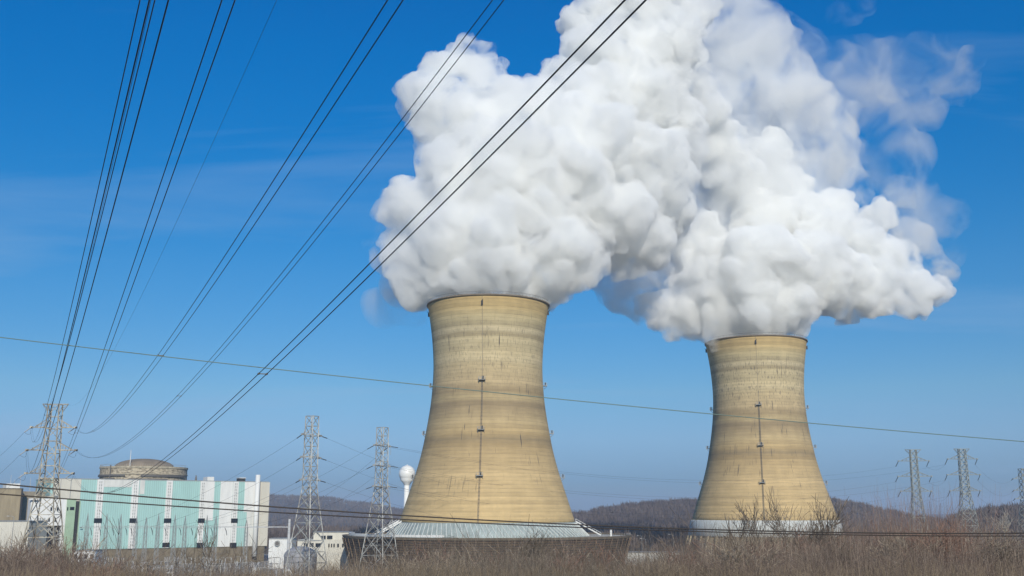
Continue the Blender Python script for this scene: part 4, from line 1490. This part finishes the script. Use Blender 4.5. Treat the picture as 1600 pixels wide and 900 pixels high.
# single shrubs that stand out of the foreground scrub
rg = random.Random(77)
zones = [(-10, 200, 'far left part of the foreground scrub', topL), (200, 420, 'foreground scrub below the teal hall', topL), (420, 620, 'foreground scrub below the middle pylons', topL),
         (620, 840, 'foreground scrub below the left half of the louvered ring', topM), (840, 1040, 'foreground scrub below the right half of the louvered ring', topM),
         (1040, 1330, 'foreground scrub below the far cooling tower', topR), (1330, 1610, 'foreground scrub below the right hand pylons', topR)]
protos = []
for i in range(8):
    protos.append(bare_tree('bare forked shrub', 800, 850, 40, 300 + i, ('twig', 'twigdark', 'twigred', 'twiglight')[i % 4], .8, 0, 3, .05, (1, 2), 3 + i % 3, 'shrubs', 'shrub'))
used_p = set()
n = 0
for (x0, x1, nm, tf) in zones:
    for j in range(9):
        px = x0 + (x1 - x0) * (j + rg.random()) / 9
        Y = rg.uniform(26, 58)
        top = tf(px) + rg.uniform(-20, 18) + (58 - Y) * .35
        k = n % 8; n += 1
        o = protos[k] if k not in used_p else copy_tree(protos[k])
        used_p.add(k)
        q = P(px, top, Y); g = bank_z(Y) - .1
        H0 = o['height']
        s_ = max(.5, (q.z - g) / H0)
        o.location = (q.x, Y, g)
        o.scale = (s_ * 1.15, s_ * 1.15, s_)
        o.rotation_euler = (0, 0, rg.uniform(0, 6.28))
        tag(o, 'bare forked shrub standing in the ' + nm, 'shrub', 'bare shrubs in the ' + nm)
# ------------------------------------------------------------------ steam
def puff_mesh(name, blobs, seed, vox, levels, blur=1, warp=((.5, 26.), (.35, 9.), (.35, 4.))):
    """billowing closed surface: union of puffs grown on puffs, polygonised from a distance field"""
    import openvdb
    rng = np.random.default_rng(seed)
    S = []
    cur = []
    for (px, py, Y, r, k) in blobs:
        c = P(px, py, Y)
        cur.append((c.x, c.y, c.z, r * Y / F * 1.02, k))
    S += cur
    for n, lo, hi, off in levels:
        nxt = []
        for (x, y, z, r, k) in cur:
            m = int(n)
            d = rng.normal(size=(m, 3))
            d /= np.linalg.norm(d, axis=1)[:, None]
            rr = r * rng.uniform(lo, hi, m)
            for q in range(m):
                o = r * off - rr[q] * 0.15
                nxt.append((x + d[q, 0] * o, y + d[q, 1] * o, z + d[q, 2] * o * 0.95, rr[q], k))
        S += nxt
        cur = nxt
    A = np.array(S)
    lo = (A[:, :3] - A[:, 3:4]).min(0) - 3 * vox
    hi = (A[:, :3] + A[:, 3:4]).max(0) + 3 * vox
    N = np.ceil((hi - lo) / vox).astype(int) + 1
    D = np.full(N, 4 * vox, np.float32)
    ax = [lo[i] + vox * np.arange(N[i]) for i in range(3)]
    for x, y, z, r, k in S:
        R = r + 3 * vox
        i = [(max(0, int((c - R - lo[q]) / vox)), int((c + R - lo[q]) / vox) + 2) for q, c in enumerate((x, y, z))]
        X = (ax[0][i[0][0]:i[0][1]] - x)[:, None, None]
        Yv = (ax[1][i[1][0]:i[1][1]] - y)[None, :, None]
        Z = (ax[2][i[2][0]:i[2][1]] - z)[None, None, :]
        d = (np.sqrt(X * X + Yv * Yv + Z * Z) - r).astype(np.float32)
        v = D[i[0][0]:i[0][1], i[1][0]:i[1][1], i[2][0]:i[2][1]]
        np.minimum(v, d, out=v)
    D = np.maximum(D, -4 * vox)
    for _ in range(blur):
        for a in range(3):
            D = 0.5 * D + 0.25 * (np.roll(D, 1, a) + np.roll(D, -1, a))
    g = openvdb.FloatGrid(4 * vox)
    g.copyFromArray(D.astype(np.float32))
    pts, quads = g.convertToQuads(0.0)
    pts = pts.astype(np.float64) * vox + lo
    # turbulence: drag the surface about with random waves of three sizes
    for amp, wl in warp:
        off = np.zeros_like(pts)
        for _ in range(14):
            kv = rng.normal(size=3); kv *= 2 * math.pi / (wl * rng.uniform(.7, 1.5)) / np.linalg.norm(kv)
            ph = (pts @ kv + rng.uniform(0, 6.28))
            w = rng.normal(size=3)
            off += np.sin(ph)[:, None] * w * (amp * wl * .022)
        pts = pts + off
    me = bpy.data.meshes.new(name)
    me.vertices.add(len(pts)); me.vertices.foreach_set('co', pts.ravel())
    me.loops.add(len(quads) * 4); me.loops.foreach_set('vertex_index', np.ascontiguousarray(quads).ravel().astype(np.int32))
    me.polygons.add(len(quads))
    me.polygons.foreach_set('loop_start', np.arange(0, len(quads) * 4, 4, dtype=np.int32))
    me.update(calc_edges=True)
    me.validate()
    me.polygons.foreach_set('use_smooth', np.ones(len(me.polygons), bool))
    return me


def steam_mat(name, dens, surf, col=(1, 1, 1), aniso=0.0, wisp=0.0):
    m = bpy.data.materials.new(name)
    m.use_nodes = True
    t = m.node_tree
    t.nodes.clear()
    o = t.nodes.new('ShaderNodeOutputMaterial')
    v = t.nodes.new('ShaderNodeVolumePrincipled')
    v.inputs['Color'].default_value = (*col, 1)
    v.inputs['Density'].default_value = dens
    v.inputs['Anisotropy'].default_value = aniso
    t.links.new(v.outputs[0], o.inputs['Volume'])
    if wisp:
        tc_ = t.nodes.new('ShaderNodeTexCoord')
        n = t.nodes.new('ShaderNodeTexNoise')
        n.inputs['Scale'].default_value = wisp
        n.inputs['Detail'].default_value = 7
        n.inputs['Roughness'].default_value = .66 if surf else .6
        n.inputs['Distortion'].default_value = .6
        t.links.new(tc_.outputs['Object'], n.inputs['Vector'])
        r = t.nodes.new('ShaderNodeMapRange')
        r.inputs[1].default_value, r.inputs[2].default_value = (.43, .67) if wisp > .04 and surf == 0 else (.45, .68) if surf == 0 else (.39, .60)
        r.inputs[3].default_value, r.inputs[4].default_value = 0 if surf == 0 else dens * .0, dens
        t.links.new(n.outputs[0], r.inputs[0]); t.links.new(r.outputs[0], v.inputs['Density'])
    if surf > 0:
        a = t.nodes.new('ShaderNodeBsdfTransparent')
        b = t.nodes.new('ShaderNodeBsdfDiffuse')
        b.inputs[0].default_value = (0.95, 0.96, 0.97, 1)
        c = t.nodes.new('ShaderNodeMixShader')
        c.inputs[0].default_value = surf
        t.links.new(a.outputs[0], c.inputs[1]); t.links.new(b.outputs[0], c.inputs[2])
        t.links.new(c.outputs[0], o.inputs['Surface'])
    return m


LEFT_PUFFS = [(700, 443, 457, 20, 1), (733, 446, 453, 22, 1), (763, 447, 451, 22, 1), (793, 446, 453, 22, 1), (828, 443, 457, 20, 1), (655, 435, 455, 40, 1), (870, 430, 458, 38, 1), (763, 412, 450, 78, 1), (730, 424, 440, 38, 1), (800, 422, 440, 38, 1), (765, 428, 436, 32, 1), (692, 426, 448, 38, 1), (838, 422, 450, 38, 1), (705, 428, 455, 58, 1), (822, 425, 455, 58, 1), (742, 375, 452, 92, 1), (668, 398, 455, 62, 1),
    (855, 378, 455, 78, 1), (645, 330, 458, 50, 1), (908, 388, 460, 40, 1), (760, 285, 458, 95, 1), (695, 258, 462, 48, 1), (640, 380, 462, 42, 1),
    (700, 190, 462, 56, 1), (668, 150, 466, 42, 1), (690, 112, 466, 34, 1), (735, 92, 466, 34, 1), (760, 120, 468, 30, 1), (765, 180, 467, 58, 1), (845, 300, 462, 92, 1),
    (845, 185, 478, 62, 1), (905, 235, 472, 78, 1), (928, 335, 472, 72, 1), (985, 360, 484, 58, 1), (935, 165, 486, 66, 1), (880, 130, 492, 36, 1),
    (1000, 268, 488, 70, 1), (945, 78, 490, 56, 1), (905, 40, 494, 30, 1), (1005, 150, 500, 74, 1), (1025, 62, 498, 62, 1), (940, 15, 492, 40, 1), (1000, -20, 500, 70, 1),
    (1075, 10, 512, 44, 1), (1060, 215, 512, 50, 1), (1035, 330, 505, 42, 1)]
RIGHT_PUFFS = [(1128, 508, 561, 18, 1), (1155, 511, 556, 19, 1), (1180, 512, 555, 19, 1), (1205, 511, 556, 19, 1), (1234, 508, 561, 18, 1), (1190, 350, 570, 46, 1), (1150, 290, 580, 46, 1), (1235, 300, 588, 36, 1), (1090, 380, 572, 44, 1), (1205, 240, 590, 34, 1), (1060, 508, 559, 24, 1), (1180, 480, 556, 62, 1), (1150, 497, 546, 30, 1), (1208, 497, 546, 30, 1), (1180, 492, 540, 32, 1), (1128, 494, 557, 24, 1), (1240, 490, 553, 30, 1), (1120, 505, 556, 38, 1), (1235, 495, 559, 34, 1), (1075, 492, 558, 36, 1), (1030, 480, 560, 30, 1), (1185, 440, 556, 78, 1),
    (1110, 450, 560, 56, 1), (1262, 425, 560, 64, 1), (1318, 448, 566, 50, 1), (1372, 455, 570, 44, 1), (1425, 458, 574, 36, 1), (1462, 452, 578, 24, 1), (1290, 365, 566, 42, 1),
    (1345, 385, 572, 40, 1), (1395, 405, 576, 34, 1), (1245, 345, 572, 44, 1), (1300, 330, 580, 34, 1), (1370, 340, 584, 28, 1), 
    (1085, 160, 540, 48, 1), (1110, 230, 560, 50, 1), (1060, 110, 530, 44, 1), ]
VEIL_PUFFS = [(1140, 160, 585, 70, 1), (1230, 190, 600, 70, 1), (1130, 0, 575, 60, 1), (1190, 80, 585, 55, 1), (1290, 200, 608, 48, 1), (1060, 330, 560, 60, 1), (1195, 340, 575, 60, 1), (1140, 270, 575, 70, 1), (1200, 285, 582, 60, 1), (1250, 300, 586, 46, 1), (1330, 300, 590, 34, 1), (1075, 400, 575, 60, 1), (1110, 400, 585, 90, 1), (1160, 60, 575, 70, 1), (1210, 130, 590, 70, 1), (1280, 260, 600, 60, 1), (975, 445, 575, 42, 1), (1000, 480, 575, 30, 1), (945, 425, 570, 32, 1), (1190, 330, 600, 95, 1), (1100, 300, 590, 90, 1),
    (1170, 220, 600, 80, 1), (1250, 240, 605, 70, 1), (1150, 110, 580, 60, 1), (1120, 50, 570, 60, 1), (1280, 330, 600, 60, 1), (1340, 310, 600, 40, 1), (1420, 380, 600, 40, 1), (1460, 430, 600, 32, 1),
    (610, 400, 480, 28, 1), (630, 450, 480, 30, 1), (600, 330, 480, 22, 1), (660, 465, 478, 24, 1), (1400, 300, 600, 28, 1), (1240, 500, 575, 24, 1)]
WISP_PUFFS = [(1400, 250, 612, 50, 1), (1440, 330, 606, 40, 1), (600, 385, 486, 34, 1), (1180, 40, 600, 50, 1), (1230, 90, 605, 60, 1), (1200, 160, 605, 60, 1), (1290, 150, 610, 70, 1), (1270, 230, 610, 70, 1), (1340, 120, 615, 55, 1), (1350, 190, 615, 60, 1),
    (1400, 110, 620, 50, 1), (1450, 90, 622, 42, 1), (1490, 130, 625, 36, 1), (1520, 90, 625, 26, 1), (1430, 170, 620, 40, 1), (1320, 10, 610, 34, 1), (1350, 0, 610, 26, 1),
    (1480, 340, 610, 34, 1), (1420, 300, 605, 40, 1), (580, 350, 490, 22, 1), (600, 480, 490, 34, 1), (640, 490, 488, 26, 1), (1480, 400, 605, 26, 1)]
LV = [(30, .26, .5, .9), (12, .28, .52, .93), (7, .32, .5, .95)]
# ------------------------------------------------------------------ the two plumes and the air
def steam(name, puffs, seed, vox, dens, surf, wisp, parent=None, levels=LV, col=(.990, .991, .983)):
    me = puff_mesh(name, puffs, seed, vox, levels, 0 if vox < 1.5 else 1)
    me.materials.append(steam_mat('steam', dens, surf, col, 0, wisp))
    o = bpy.data.objects.new(name, me)
    C.objects.link(o)
    if parent: o.parent = parent
    return o


tag(steam('steam_plume', LEFT_PUFFS, 1, 1.05, .36, .012, .058), 'dense white steam plume billowing from the nearer cooling tower', 'steam plume', 'steam plumes')
s2 = steam('steam_plume', RIGHT_PUFFS, 2, 1.15, .36, .012, .058)
tag(s2, 'white steam plume spreading sideways from the far cooling tower', 'steam plume', 'steam plumes')
steam('thin_steam', VEIL_PUFFS, 3, 2.0, .12, 0, .036, s2)
steam('thin_steam', WISP_PUFFS, 4, 2.5, .04, 0, .03, s2)

hz = MB().box(-7600, 7600, -420, 8600, -2, 117.5).build('haze', M['dark'])
hm = bpy.data.materials.new('haze')
hm.use_nodes = True
ht = hm.node_tree
ht.nodes.clear()
hv = ht.nodes.new('ShaderNodeVolumePrincipled')
hv.inputs['Color'].default_value = (.64, .79, 1, 1)
hv.inputs['Density'].default_value = .00015
ho = ht.nodes.new('ShaderNodeOutputMaterial')
ht.links.new(hv.outputs[0], ho.inputs['Volume'])
hz.data.materials[0] = hm
tag(hz, kind='stuff')
